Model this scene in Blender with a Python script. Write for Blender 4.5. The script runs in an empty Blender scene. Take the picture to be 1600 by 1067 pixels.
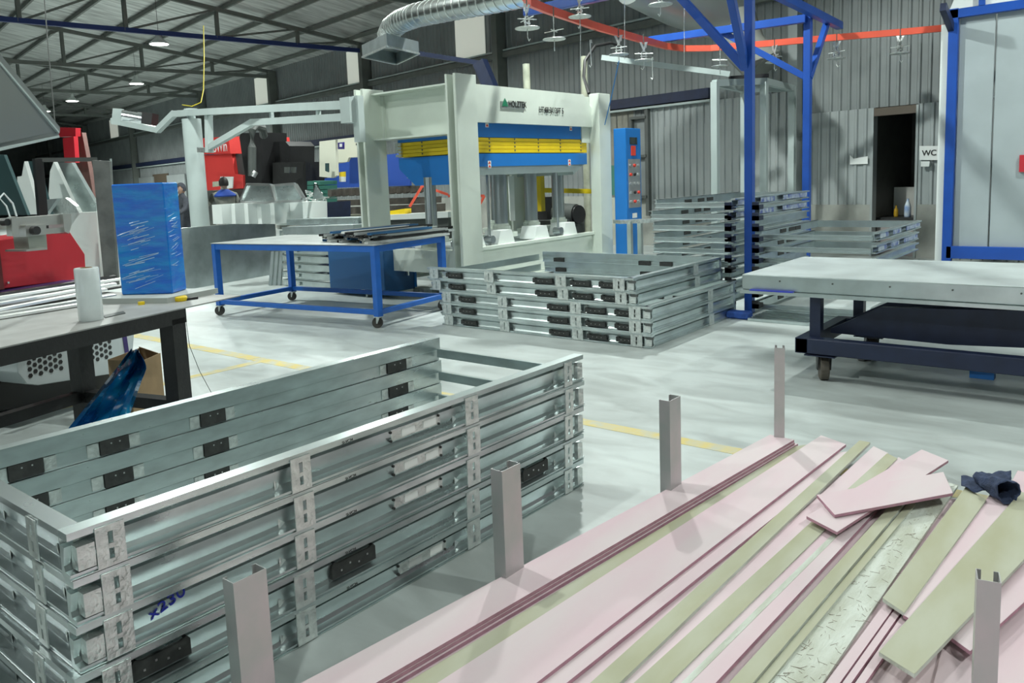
import bpy, bmesh, math, random
from mathutils import Vector, Matrix
random.seed(7)
C = bpy.context.scene.collection
sc = bpy.context.scene
# ---------------------------------------------------------------- camera
FPX, PPX, PPY, PITCH, ROLL, CAMH, YAW = 1251.6, 770.0, 436.4, 0.12487, -0.04033, 1.45, math.radians(50)
_c, _s = math.cos(PITCH), math.sin(PITCH)
fw = Vector((0, _c, -_s)); up0 = Vector((0, _s, _c)); rt0 = Vector((1, 0, 0))
rt = math.cos(ROLL) * rt0 + math.sin(ROLL) * up0
up = -math.sin(ROLL) * rt0 + math.cos(ROLL) * up0
RZ = Matrix.Rotation(-YAW, 3, 'Z')
fw, rt, up = RZ @ fw, RZ @ rt, RZ @ up
O = Vector((0, 0, CAMH))
cam = bpy.data.cameras.new('camera'); camo = bpy.data.objects.new('camera', cam); C.objects.link(camo)
cam.sensor_width = 36; cam.lens = FPX / 1600 * 36; cam.clip_end = 300; cam.clip_start = .05
cam.shift_x = (800 - PPX) / 1600; cam.shift_y = (PPY - 533.5) / 1600
camo.matrix_world = Matrix(((rt.x, up.x, -fw.x, O.x), (rt.y, up.y, -fw.y, O.y), (rt.z, up.z, -fw.z, O.z), (0, 0, 0, 1)))
sc.camera = camo
# ---------------------------------------------------------------- world, exposure
w = bpy.data.worlds.new('overcast'); sc.world = w; w.use_nodes = True
w.node_tree.nodes['Background'].inputs[0].default_value = (.80, .97, 1.0, 1)
w.node_tree.nodes['Background'].inputs[1].default_value = 1.3
sc.view_settings.view_transform = 'Standard'; sc.view_settings.look = 'None'
sc.view_settings.exposure = 0.04; sc.view_settings.gamma = 1.0; sc.view_settings.use_curve_mapping = False
LAMP_W = 130.0
LAMP_F = [1.15, 1.9, 1, .5, .55, .45, 1, 2, 2, 2, 2, 1, 1]
LAMPS = [(2.4, 4.3, 6.2), (8.6, 5.4, 5.7), (5.4, 10.4, 5.9), (-2.5, -1.2, 6.2), (3.4, -3.6, 5.9), (10.2, -.4, 5.2), (10.6, 12.2, 5.3),
         (10.27, 18.85, 5.0), (13.28, 26.05, 5.0), (13.71, 31.93, 5.0), (14.39, 36.21, 5.0), (-1.5, 9.5, 6.2), (2.5, 17, 6.0)]
# ---------------------------------------------------------------- helpers
def ray(x, y): return fw + rt * ((x - PPX) / FPX) - up * ((y - PPY) / FPX)
def gp(x, y, z=0.):
    d = ray(x, y); return O + d * ((z - CAMH) / d.z)
def xp(x, y, X):
    d = ray(x, y); return O + d * (X / d.x)
def yp(x, y, Y):
    d = ray(x, y); return O + d * (Y / d.y)
def dp(x, y, dist):
    d = ray(x, y); return O + d * (dist / math.hypot(d.x, d.y))
V = Vector
class MB:
    def __init__(s): s.v = []; s.f = []; s.m = []
    def add(s, vs, fs, mi=0):
        n = len(s.v); s.v += [V(a) for a in vs]
        for f in fs: s.f.append([i + n for i in f]); s.m.append(mi)
        return s
    def box(s, x0, y0, z0, x1, y1, z1, mi=0):
        return s.add([(x0, y0, z0), (x1, y0, z0), (x1, y1, z0), (x0, y1, z0), (x0, y0, z1), (x1, y0, z1), (x1, y1, z1), (x0, y1, z1)],
                     [(3, 2, 1, 0), (4, 5, 6, 7), (0, 1, 5, 4), (1, 2, 6, 5), (2, 3, 7, 6), (3, 0, 4, 7)], mi)
    def prism(s, poly, vec, mi=0):
        n = len(poly); vec = V(vec); p = [V(a) for a in poly]
        return s.add(p + [a + vec for a in p], [list(range(n))[::-1], list(range(n, 2 * n))] + [(i, (i + 1) % n, n + (i + 1) % n, n + i) for i in range(n)], mi)
    def beam(s, p0, p1, w, h, mi=0, upv=(0, 0, 1)):
        p0, p1 = V(p0), V(p1); d = (p1 - p0).normalized(); u = V(upv)
        if abs(d.dot(u)) > .98: u = V((1, 0, 0))
        a = d.cross(u).normalized() * (w / 2); b = a.cross(d).normalized() * (h / 2)
        return s.prism([p0 - a - b, p0 + a - b, p0 + a + b, p0 - a + b], p1 - p0, mi)
    def cyl(s, p0, p1, r, n=12, mi=0, r1=None):
        p0, p1 = V(p0), V(p1); r1 = r if r1 is None else r1; d = (p1 - p0).normalized()
        u = V((0, 0, 1)) if abs(d.z) < .9 else V((1, 0, 0)); a = d.cross(u).normalized(); b = a.cross(d)
        A = [p0 + (a * math.cos(t) + b * math.sin(t)) * r for t in [2 * math.pi * i / n for i in range(n)]]
        B = [p1 + (a * math.cos(t) + b * math.sin(t)) * r1 for t in [2 * math.pi * i / n for i in range(n)]]
        return s.add(A + B, [list(range(n))[::-1], list(range(n, 2 * n))] + [(i, (i + 1) % n, n + (i + 1) % n, n + i) for i in range(n)], mi)
    def tube(s, pts, r, n=6, mi=0):
        pts = [V(p) for p in pts]; rings = []
        for i, p in enumerate(pts):
            d = (pts[min(i + 1, len(pts) - 1)] - pts[max(i - 1, 0)]).normalized()
            u = V((0, 0, 1)) if abs(d.z) < .95 else V((1, 0, 0)); a = d.cross(u).normalized(); b = a.cross(d)
            rings.append([p + (a * math.cos(t) + b * math.sin(t)) * r for t in [2 * math.pi * k / n for k in range(n)]])
        vs = [q for R in rings for q in R]; fs = [list(range(n))[::-1], [len(vs) - n + k for k in range(n)]]
        for i in range(len(pts) - 1):
            for k in range(n): fs.append((i * n + k, i * n + (k + 1) % n, (i + 1) * n + (k + 1) % n, (i + 1) * n + k))
        return s.add(vs, fs, mi)
    def lathe(s, prof, c=(0, 0, 0), n=16, mi=0):
        c = V(c); vs = []; fs = []
        for r, z in prof:
            for k in range(n):
                t = 2 * math.pi * k / n; vs.append(c + V((r * math.cos(t), r * math.sin(t), z)))
        for i in range(len(prof) - 1):
            for k in range(n): fs.append((i * n + k, i * n + (k + 1) % n, (i + 1) * n + (k + 1) % n, (i + 1) * n + k))
        fs.append(list(range(n))[::-1]); fs.append([len(vs) - n + k for k in range(n)])
        return s.add(vs, fs, mi)
    def build(s, name, mats, parent=None, local=False, smooth=False, bevel=0, kind=None, label=None, cat=None, group=None):
        if not isinstance(mats, (list, tuple)): mats = [mats]
        vs = s.v
        if parent is not None and not local:
            T = V(parent['_w']); R = Matrix.Rotation(-parent['_r'], 3, 'Z'); vs = [R @ (a - T) for a in vs]
        off = V((0, 0, 0))
        if parent is None and not local:
            xs = [a.x for a in vs]; ys = [a.y for a in vs]; zs = [a.z for a in vs]
            off = V(((min(xs) + max(xs)) / 2, (min(ys) + max(ys)) / 2, min(zs))); vs = [a - off for a in vs]
        me = bpy.data.meshes.new(name); me.from_pydata([tuple(a) for a in vs], [], s.f)
        for m in mats: me.materials.append(m)
        for p, mi in zip(me.polygons, s.m): p.material_index = mi; p.use_smooth = smooth
        bm = bmesh.new(); bm.from_mesh(me); bmesh.ops.recalc_face_normals(bm, faces=bm.faces); bm.to_mesh(me); bm.free()
        if smooth:
            try: me.set_sharp_from_angle(angle=math.radians(40))
            except Exception: pass
        o = bpy.data.objects.new(name, me); C.objects.link(o); o.location = off
        if parent is not None: o.parent = parent
        if bevel:
            b = o.modifiers.new('bevel', 'BEVEL'); b.width = bevel; b.segments = 1; b.limit_method = 'ANGLE'
        if parent is None: o['_w'] = tuple(off); o['_r'] = 0.0
        else: o['_w'] = parent['_w']; o['_r'] = parent['_r']
        if kind: o['kind'] = kind
        if label: o['label'] = label
        if cat: o['category'] = cat
        if group: o['group'] = group
        return o
def thing(name, label, cat, loc=(0, 0, 0), rot=0., group=None):
    o = bpy.data.objects.new(name, None); C.objects.link(o); o.empty_display_size = .1
    o.location = loc; o.rotation_euler = (0, 0, rot); o['_w'] = tuple(loc); o['_r'] = float(rot)
    o['label'] = label; o['category'] = cat
    if group: o['group'] = group
    return o
def dup(root, loc, rot=None, label=None, skip=()):
    r = root.copy(); C.objects.link(r); r.location = loc
    if rot is not None: r.rotation_euler = (0, 0, rot)
    if label: r['label'] = label
    for ch in root.children:
        if ch.name in skip: continue
        c = ch.copy(); C.objects.link(c); c.parent = r
        for g in ch.children:
            d = g.copy(); C.objects.link(d); d.parent = c
    return r
# ---------------------------------------------------------------- materials
MT = {}
def mat(name, col, rough=.5, metal=0., var=0., scale=6., bump=0., bscale=40., col2=None, stretch=(1, 1, 1), rvar=0., alpha=1., trans=0., emit=None, estr=0., spec=.5, coat=0.):
    if name in MT: return MT[name]
    m = bpy.data.materials.new(name); m.use_nodes = True; nt = m.node_tree; b = nt.nodes['Principled BSDF']
    col = tuple(col) + (1,) if len(col) == 3 else col
    b.inputs['Base Color'].default_value = col; b.inputs['Roughness'].default_value = rough; b.inputs['Metallic'].default_value = metal
    b.inputs['Specular IOR Level'].default_value = spec; b.inputs['Coat Weight'].default_value = coat
    if alpha < 1: b.inputs['Alpha'].default_value = alpha
    if trans: b.inputs['Transmission Weight'].default_value = trans
    if emit: b.inputs['Emission Color'].default_value = tuple(emit) + (1,); b.inputs['Emission Strength'].default_value = estr
    if var or bump or rvar:
        tc = nt.nodes.new('ShaderNodeTexCoord'); mp = nt.nodes.new('ShaderNodeMapping'); mp.inputs['Scale'].default_value = stretch
        nt.links.new(tc.outputs['Object'], mp.inputs[0])
        nz = nt.nodes.new('ShaderNodeTexNoise'); nz.inputs['Scale'].default_value = scale; nz.inputs['Detail'].default_value = 5
        nt.links.new(mp.outputs[0], nz.inputs['Vector'])
        if var:
            mx = nt.nodes.new('ShaderNodeMix'); mx.data_type = 'RGBA'
            c2 = tuple(col2) + (1,) if col2 else tuple(max(0, min(1, c * (1 - var))) for c in col[:3]) + (1,)
            mx.inputs['A'].default_value = col; mx.inputs['B'].default_value = c2
            rp = nt.nodes.new('ShaderNodeValToRGB'); rp.color_ramp.elements[0].position = .38; rp.color_ramp.elements[1].position = .66
            nt.links.new(nz.outputs['Fac'], rp.inputs[0]); nt.links.new(rp.outputs[0], mx.inputs['Factor']); nt.links.new(mx.outputs['Result'], b.inputs['Base Color'])
        if rvar:
            mr = nt.nodes.new('ShaderNodeMapRange'); mr.inputs['To Min'].default_value = max(.02, rough - rvar); mr.inputs['To Max'].default_value = rough + rvar
            nt.links.new(nz.outputs['Fac'], mr.inputs['Value']); nt.links.new(mr.outputs[0], b.inputs['Roughness'])
        if bump:
            n2 = nt.nodes.new('ShaderNodeTexNoise'); n2.inputs['Scale'].default_value = bscale; n2.inputs['Detail'].default_value = 3
            nt.links.new(mp.outputs[0], n2.inputs['Vector'])
            bp = nt.nodes.new('ShaderNodeBump'); bp.inputs['Strength'].default_value = bump; bp.inputs['Distance'].default_value = .01
            nt.links.new(n2.outputs['Fac'], bp.inputs['Height']); nt.links.new(bp.outputs[0], b.inputs['Normal'])
    MT[name] = m; return m
galv = mat('galvanised_steel', (.66, .74, .74), .30, .92, var=.25, scale=5, rvar=.10, bump=.05, bscale=6, stretch=(1, 1, 3))
galv_far = mat('galvanised_steel_dull', (.66, .73, .73), .33, 1, var=.2, scale=4, rvar=.08)
galv_clip = mat('galvanised_clip', (.80, .84, .82), .32, .85, var=.25, scale=30, bump=.5, bscale=60)
zinc = mat('zinc_sheet', (.50, .56, .57), .42, .9, var=.25, scale=4, rvar=.08)
stud_m = mat('zinc_pink_reflection', (.47, .49, .48), .40, .65, var=.3, scale=7, col2=(.56, .52, .53))  # pinkish second tone: a reflection put into the zinc colour
dark_rub = mat('dark_foam', (.035, .038, .036), .7, var=.4, scale=40)
rivet = mat('rivet_steel', (.8, .8, .8), .3, 1)
white_lab = mat('white_sticker', (.80, .82, .80), .5)
concrete = None
blue = mat('blue_paint', (.010, .115, .47), .42, var=.12, scale=8)
gblue = mat('gantry_blue_paint', (.010, .070, .36), .35, var=.12, scale=5)
dblue = mat('dark_blue_paint', (.012, .020, .055), .45, var=.25, scale=8)
pblue = mat('press_blue_paint', (.012, .17, .52), .4, var=.06, scale=3)
yellow = mat('yellow_paint', (.78, .56, .01), .42, var=.08, scale=4)
cream = mat('press_cream_paint', (.62, .68, .61), .38, var=.06, scale=3)
white = mat('white_paint', (.74, .78, .76), .4, var=.06, scale=3)
offw = mat('offwhite_sheet', (.70, .74, .72), .45, var=.08, scale=2)
grey = mat('grey_paint', (.42, .49, .48), .45, var=.1, scale=4)
dgrey = mat('dark_grey_steel', (.09, .10, .095), .5, var=.2, scale=4)
black = mat('black_paint', (.016, .016, .017), .45, var=.3, scale=5)
blackm = mat('black_iron', (.014, .014, .014), .55, var=.3, scale=12, bump=.2)
red = mat('red_paint', (.50, .022, .035), .4, var=.08, scale=3)
lred = mat('light_red_paint', (.72, .055, .05), .45, var=.06, scale=2)
orange = mat('orange_rail_paint', (.80, .12, .07), .38, var=.08, scale=5)
pink = mat('pink_gypsum_paper', (.66, .50, .545), .85, var=.5, scale=2.2, col2=(.66, .57, .585), stretch=(.5, 2, 1), bump=.05, bscale=30)
pinkedge = mat('pink_edge_shaded', (.50, .27, .34), .85, var=.2, scale=20)  # darker than the board face: shade on the edges put into the colour
tan = mat('tan_gypsum_paper', (.40, .395, .27), .88, var=.4, scale=3, col2=(.47, .48, .38), stretch=(.6, 2, 1))
gyps = mat('torn_gypsum', (.62, .66, .60), .9, var=.7, scale=9, col2=(.46, .48, .40), bump=.6, bscale=40, stretch=(.4, 1.6, 1))
card = mat('cardboard', (.28, .19, .10), .85, var=.15, scale=8)
film = mat('blue_stretch_film', (.002, .13, .62), .30, var=.5, scale=5, col2=(.002, .26, .66), bump=.8, bscale=9, stretch=(1, 1, 4), coat=.25)
filmt = mat('blue_film_sheet', (.006, .12, .42), .18, var=.5, scale=6, col2=(.01, .28, .5), bump=1., bscale=10, coat=.5, trans=.25)
plastic = mat('clear_wrap_roll', (.74, .80, .80), .22, var=.1, scale=9, bump=.3, bscale=14, coat=.4)
denim = mat('denim_cloth', (.045, .065, .13), .95, var=.4, scale=30, bump=.6, bscale=120)
rubber = mat('rubber', (.045, .042, .038), .7, var=.3, scale=20)
wheelm = mat('worn_wheel', (.11, .095, .075), .6, var=.4, scale=14)
chrome = mat('chrome', (.75, .78, .8), .16, 1)
cyl_m = mat('hydraulic_rod', (.42, .45, .46), .28, .9)
teal = mat('teal_plate', (.045, .095, .10), .3, .3)
green = mat('green_cabinet', (.045, .17, .13), .5)
bluew = mat('blue_box_paint', (.012, .09, .24), .45)
paper = mat('paper', (.75, .78, .76), .7)
skin = mat('skin', (.42, .26, .19), .6)
hairm = mat('hair', (.015, .012, .01), .6)
shirt_g = mat('grey_shirt', (.27, .27, .24), .85, var=.2, scale=20)
shirt_b = mat('blue_shoulder', (.02, .07, .38), .8)
shirt_d = mat('dark_workwear', (.05, .055, .07), .85, var=.3, scale=20)
lampglow = mat('lamp_glow', (1, 1, 1), .5, emit=(1, 1, .93), estr=14)
skyl = mat('daylight_panel', (.7, .72, .65), .6, emit=(.80, .84, .74), estr=.36)
pipe_c = mat('cream_pipe', (.48, .50, .38), .6, var=.3, scale=6)
cable_b = mat('black_cable', (.01, .01, .01), .5)
cable_y = mat('yellow_cable', (.55, .45, .02), .5)
cable_c = mat('blue_hose', (.03, .2, .5), .4)
wood = mat('pallet_wood', (.38, .25, .12), .8, var=.3, scale=10)
inkb = mat('ink_black', (.015, .015, .015), .6)
inkblue = mat('ink_blue', (.01, .02, .35), .5)
inkw = mat('ink_white', (.8, .8, .8), .6)
inkg = mat('logo_green', (.01, .16, .08), .5)
inkr = mat('warning_red', (.65, .05, .03), .6)
glassd = mat('dark_glass', (.01, .02, .02), .1)
# floor material
m = bpy.data.materials.new('polished_concrete'); m.use_nodes = True; nt = m.node_tree; b = nt.nodes['Principled BSDF']
tc = nt.nodes.new('ShaderNodeTexCoord'); n1 = nt.nodes.new('ShaderNodeTexNoise'); n1.inputs['Scale'].default_value = .55; n1.inputs['Detail'].default_value = 8; n1.inputs['Roughness'].default_value = .6
n2 = nt.nodes.new('ShaderNodeTexNoise'); n2.inputs['Scale'].default_value = 2.6; n2.inputs['Detail'].default_value = 9; n2.inputs['Distortion'].default_value = 1.2
mp = nt.nodes.new('ShaderNodeMapping'); mp.inputs['Scale'].default_value = (1.6, .7, 1); mp.inputs['Rotation'].default_value = (0, 0, .5)
nt.links.new(tc.outputs['Object'], n1.inputs['Vector']); nt.links.new(tc.outputs['Object'], mp.inputs[0]); nt.links.new(mp.outputs[0], n2.inputs['Vector'])
ma = nt.nodes.new('ShaderNodeMath'); ma.operation = 'ADD'; ma.use_clamp = False
nt.links.new(n1.outputs['Fac'], ma.inputs[0]); nt.links.new(n2.outputs['Fac'], ma.inputs[1])
rp = nt.nodes.new('ShaderNodeValToRGB'); e = rp.color_ramp.elements
mh = nt.nodes.new('ShaderNodeMath'); mh.operation = 'MULTIPLY'; mh.inputs[1].default_value = .5
nt.links.new(ma.outputs[0], mh.inputs[0]); nt.links.new(mh.outputs[0], rp.inputs[0])
e[0].position = .36; e[0].color = (.34, .37, .36, 1); e[1].position = .58; e[1].color = (.50, .55, .54, 1)
nt.links.new(rp.outputs[0], b.inputs['Base Color']); b.inputs['Roughness'].default_value = .42
mr = nt.nodes.new('ShaderNodeMapRange'); mr.inputs['To Min'].default_value = .28; mr.inputs['To Max'].default_value = .6
nt.links.new(n2.outputs['Fac'], mr.inputs['Value']); nt.links.new(mr.outputs[0], b.inputs['Roughness'])
bp = nt.nodes.new('ShaderNodeBump'); bp.inputs['Strength'].default_value = .06; nt.links.new(n2.outputs['Fac'], bp.inputs['Height']); nt.links.new(bp.outputs[0], b.inputs['Normal'])
concrete = m
wall_m = mat('corrugated_wall_steel', (.25, .275, .275), .45, .25, var=.2, scale=1.5)
wall_m2 = mat('corrugated_wall_steel_light', (.37, .405, .405), .45, .25, var=.15, scale=1.5)
wall_c = mat('rendered_concrete', (.33, .34, .31), .85, var=.25, scale=3)
roof_m = mat('roof_foil_sheet', (.66, .68, .66), .40, .55, var=.45, scale=2.2, stretch=(.5, 3, 1), bump=.5, bscale=5, rvar=.1)
steel_m = mat('structural_steel', (.15, .165, .15), .5, .2, var=.2, scale=3)
# ---------------------------------------------------------------- wall frame of reference
W0 = V((13.382, 2.844, 0)); wd = V((math.cos(math.radians(80)), math.sin(math.radians(80)), 0)); wn = V((-wd.y, wd.x, 0))  # wn: into the room
def wp(s, t, z): return W0 + wd * s + wn * t + V((0, 0, z))   # s along the wall, t metres into the room
def wray(x, y, t=0.):
    d = ray(x, y); q = wp(0, t, 0); return O + d * ((q - O).dot(wn) / d.dot(wn))
def ws(x, y): return (wray(x, y) - W0).dot(wd)
# lamps
def lamp_builder():
    m = MB(); m.lathe([(.235, 0), (.235, .02), (.15, .09), (.08, .16), (.06, .26), (.0301, .27)], n=20)
    g = MB(); g.lathe([(.21, -.006), (.21, .004)], n=20)
    k = MB(); k.cyl((0, 0, .27), (0, 0, .9), .006, 5)
    return m, g, k
lm, lg, lk = lamp_builder()
lamp_lab = ['high-bay lamp hanging nearest, brightest under the front roof truss']
vis = {7: 'round high-bay lamp hanging highest and nearest, above the jib crane', 8: 'round high-bay lamp second from the right, hanging left of the crane post',
       9: 'small round high-bay lamp third along the row, left of the crane arm', 10: 'smallest farthest glowing lamp beside the tip of the grey cover'}
lamp0 = None
for i, (x, y, z) in enumerate(LAMPS):
    lab = vis.get(i, 'round high-bay lamp hanging from the roof out of the picture')
    if lamp0 is None:
        t = thing('high_bay_lamp', lab, 'lamp', (x, y, z), 0, 'high-bay lamps under the roof'); lamp0 = t
        lm.build('reflector', offw, t, local=True, smooth=True); lg.build('diffuser', lampglow, t, local=True)
    else: t = dup(lamp0, (x, y, z), label=lab, skip=('suspension_rod',))
    tt_ = (V((x, y, 0)) - W0).dot(wn); lk = MB(); lk.cyl((0, 0, .27), (0, 0, 5.50 + .1345 * (tt_ if tt_ < 12.6 else 25.2 - tt_) - z - .01), .006, 5); rod_ = lk.build('suspension_rod', dgrey, None, local=True)
    rod_.parent = t
    L = bpy.data.lights.new('lamp_light', 'SPOT'); L.energy = LAMP_W * LAMP_F[i] * 4; L.color = (.93, 1.0, .95); L.shadow_soft_size = .12
    L.spot_size = math.radians(160); L.spot_blend = .5
    lo = bpy.data.objects.new('lamp_light', L); C.objects.link(lo); lo.location = (x, y, z - .02); lo.parent = None
    lo.location = (0, 0, -.03); lo.parent = t
# ---------------------------------------------------------------- setting
f = MB(); f.box(-16, -16, -.1, 34, 64, 0); fl = f.build('floor', concrete, kind='structure')
fl['_w'] = tuple(fl.location); ymat = mat('worn_yellow_line', (.58, .47, .16), .6, var=.75, scale=9, col2=(.45, .46, .38))
for a in ((3.78, 5.92, 3.90, 13, 1), (3.80, -3, 3.90, 3.9, 1), (3.78, 4.0, 3.9, 5.9, 1), (-2, 5.74, 3.78, 5.84, 1)):
    q = MB(); q.box(a[0], a[1], 0, a[2], a[3], .0015); o = q.build('yellow_line', ymat, fl)
# corrugated wall
def corr(s0, s1, z0, z1, t, pitch=.15, amp=.02):
    m = MB(); n = int((s1 - s0) / pitch); vs = []; fs = []; k = 0
    prof = []
    for i in range(n):
        a = s0 + i * pitch
        for u, h in ((0, 0), (.55, 0), (.66, 1), (.89, 1)): prof.append((a + u * pitch, t + h * amp))
    prof.append((s1, t))
    for s, tt in prof: vs.append(wp(s, tt, z0)); vs.append(wp(s, tt, z1))
    for i in range(len(prof) - 1): fs.append((2 * i, 2 * i + 2, 2 * i + 3, 2 * i + 1))
    m.add(vs, fs); return m
DS0, DS1 = ws(1435, 165), ws(1365, 169)      # doorway along the wall (right jamb, left jamb)
wb = corr(-22, 62, 2.3, 5.62, -.02).build('wall_back', wall_m, kind='structure')
def wpart(mb, n, mt_, **k): return mb.build(n, mt_, wb, **k)
SA, SW0, SW1, SP = ws(1250, 200), ws(1014, 200), ws(990, 200), ws(955, 200)
wpart(corr(DS1, SA, .81, 2.3, 0), 'cladding_sheet', wall_m2)
wpart(corr(ws(1470, 250), DS0, .81, 2.3, 0, .16), 'cladding_sheet', wall_m2)
wpart(corr(SA, SW0, .5, 2.7, .0), 'cladding_sheet', wall_m2)
wpart(corr(SP, 62, 1.0, 2.3, -.02), 'cladding_sheet', wall_m)
wpart(corr(-22, ws(1475, 250), 0, 2.3, -.05), 'cladding_sheet', wall_m)
def wbox(s0, s1, t0, t1, z0, z1):
    m = MB(); m.prism([wp(s0, t0, z0), wp(s1, t0, z0), wp(s1, t1, z0), wp(s0, t1, z0)], (0, 0, z1 - z0)); return m
wpart(wbox(DS1, SA, -.12, .02, 0, .81), 'plinth', wall_c)
wpart(wbox(ws(1470, 250), DS0, -.12, .02, 0, .81), 'plinth', wall_c)
wpart(wbox(SA, SW0, -.12, -.0, 0, .5), 'plinth', wall_c)
wpart(wbox(SP, 62, -.12, -.0, 0, 1.0), 'plinth', wall_c)
wpart(wbox(SW1, SP, -.12, -.0, 0, 2.75), 'plaster_panel', mat('plaster_tan', (.24, .235, .20), .85, var=.15))
wpart(wbox(SW0, SW1, -.12, -.0, 0, 1.0), 'plinth', wall_c)
ST_ = ws(1474, 250); wpart(wbox(ST_ - .06, ST_, .0, .04, 0, 2.3), 'edge_trim', dgrey)
# girts
for nme, z0, z1, mt_, t1 in (('girt', 4.22, 4.34, steel_m, .14), ('girt', 4.36, 4.40, grey, .12), ('blue_girt', 2.74, 2.92, dblue, .16), ('girt', 2.68, 2.72, grey, .12)):
    wpart(wbox(ws(1115, 200) if z0 < 3 else -22, 62, .01, t1, z0, z1), nme, mt_)
# columns
for px, py in ((787, 60), (577, 110), (432, 140), (322, 175)):
    s = ws(px, py); m = wbox(s - .09, s + .09, .02, .30, 0, 5.4); wpart(m, 'wall_column', steel_m)
for s in (37.2, 46, 55, -8, 2.4 - 8): wpart(wbox(s - .09, s + .09, .02, .30, 0, 5.4), 'wall_column', steel_m)
wpart(wbox(SA - .05, SA + .11, .03, .2, 0, 5.4), 'wall_column', wall_m2)
# translucent daylight strips
n = 0
for a, b_ in (((712, 25), (758, 20)), ((543, 85), (574, 130)), ((399, 125), (421, 165)), ((172, 190), (187, 220))):
    s1, s0 = ws(*a), ws(*b_); n += 1
    wbox(s0, s1, .03, .045, 4.40, 5.36).build('window_%d' % n, skyl, kind='structure')
# WC doorway recess
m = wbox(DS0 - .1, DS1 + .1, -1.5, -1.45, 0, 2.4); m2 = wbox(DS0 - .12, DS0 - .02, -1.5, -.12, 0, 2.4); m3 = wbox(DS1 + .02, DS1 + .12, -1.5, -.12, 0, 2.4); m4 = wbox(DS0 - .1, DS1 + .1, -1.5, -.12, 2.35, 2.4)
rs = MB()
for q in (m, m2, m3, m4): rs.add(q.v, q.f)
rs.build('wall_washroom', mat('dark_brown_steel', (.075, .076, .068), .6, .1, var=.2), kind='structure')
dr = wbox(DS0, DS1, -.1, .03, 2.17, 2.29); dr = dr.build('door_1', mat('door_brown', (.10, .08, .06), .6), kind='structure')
for s in (DS0 - .02, DS1 - .02): wbox(s, s + .035, -.1, .035, 0, 2.29).build('door_jamb', wall_m2, dr)
# open corridor wall beyond the far end and roof
m = MB(); m.box(-16, 62, 0, 34, 62.3, 8); m.build('wall_far', wall_m, kind='structure')
m = MB(); m.box(-16, -14.3, 0, 34, -14, 8); m.build('wall_front', wall_m2, kind='structure')
m = MB()
for a in ((-2.5, 4.5, 4.2, 7.5), (-14, -2.5, 0, 7.5), (4.5, 12, 0, 7.5), (12, 18, 4.2, 7.5), (18, 62, 0, 7.5)): m.box(-12.3, a[0], a[2], -12, a[1], a[3])
m.build('wall_left', wall_m2, kind='structure')
m = MB()
vs = []; fs = []
for j, s in enumerate([-22 + i * 1.0 for i in range(86)]):
    for t, z in ((-.15, 5.50), (12.6, 7.22), (26, 5.42), (38, 5.40)): vs.append(wp(s, t, z))
for j in range(85):
    for k in range(3): a = j * 4 + k; fs.append((a, a + 4, a + 5, a + 1))
m.add(vs, fs); ceil = m.build('ceiling', roof_m, kind='structure')
for t in [1.2 * i + .6 for i in range(20)]:
    z = 5.50 + .135 * (t if t < 12.6 else 25.2 - t) - .06
    q = MB(); q.prism([wp(-22, t - .03, z - .05), wp(-22, t + .03, z - .05), wp(-22, t + .03, z + .05), wp(-22, t - .03, z + .05)], wd * 84); q.build('purlin', steel_m, ceil)
# trusses
tl = ['dark lattice roof truss nearest the press, top right', 'lattice roof truss with a blue bottom chord above the duct hood', 'lattice roof truss springing from the column above the crane arm',
      'farther lattice roof truss reaching over the crane hoist', 'small distant lattice truss beyond the lamps']
for i, s in enumerate([ws(787, 60), ws(577, 110), ws(432, 140), ws(322, 175), 37.2, 46]):
    lab = tl[min(i, 4)]
    if i == 5: lab = 'farthest lattice roof truss, faint at the back of the hall'
    t = thing('roof_truss', lab, 'truss', wp(s, 12, 5.2), 0, 'roof trusses')
    m = MB(); m.beam(wp(s, 0, 5.22), wp(s, 25, 5.36), .08, .11); m.build('bottom_chord', mat('navy_chord', (.012, .028, .13), .45) if i == 1 else steel_m, t)
    m = MB(); m.beam(wp(s, 0, 5.36), wp(s, 12.6, 7.05), .09, .11); m.beam(wp(s, 12.6, 7.05), wp(s, 25, 5.4), .09, .11); m.build('top_chord', steel_m, t)
    pts = [2.2, 4.4, 6.6, 8.8, 11.0, 13.2, 15.4, 17.6, 19.8]
    prev = 0.6
    for k, tt in enumerate(pts):
        zt = 5.36 + .134 * (tt if tt < 12.6 else 25.2 - tt); zp = 5.36 + .134 * (prev if prev < 12.6 else 25.2 - prev)
        m = MB(); m.beam(wp(s, tt, 5.24), wp(s, tt, zt), .07, .09); m.build('post', steel_m, t)
        m = MB(); m.beam(wp(s, prev, zp), wp(s, tt, 5.26), .05, .05); m.build('diagonal', steel_m, t); prev = tt
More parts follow.
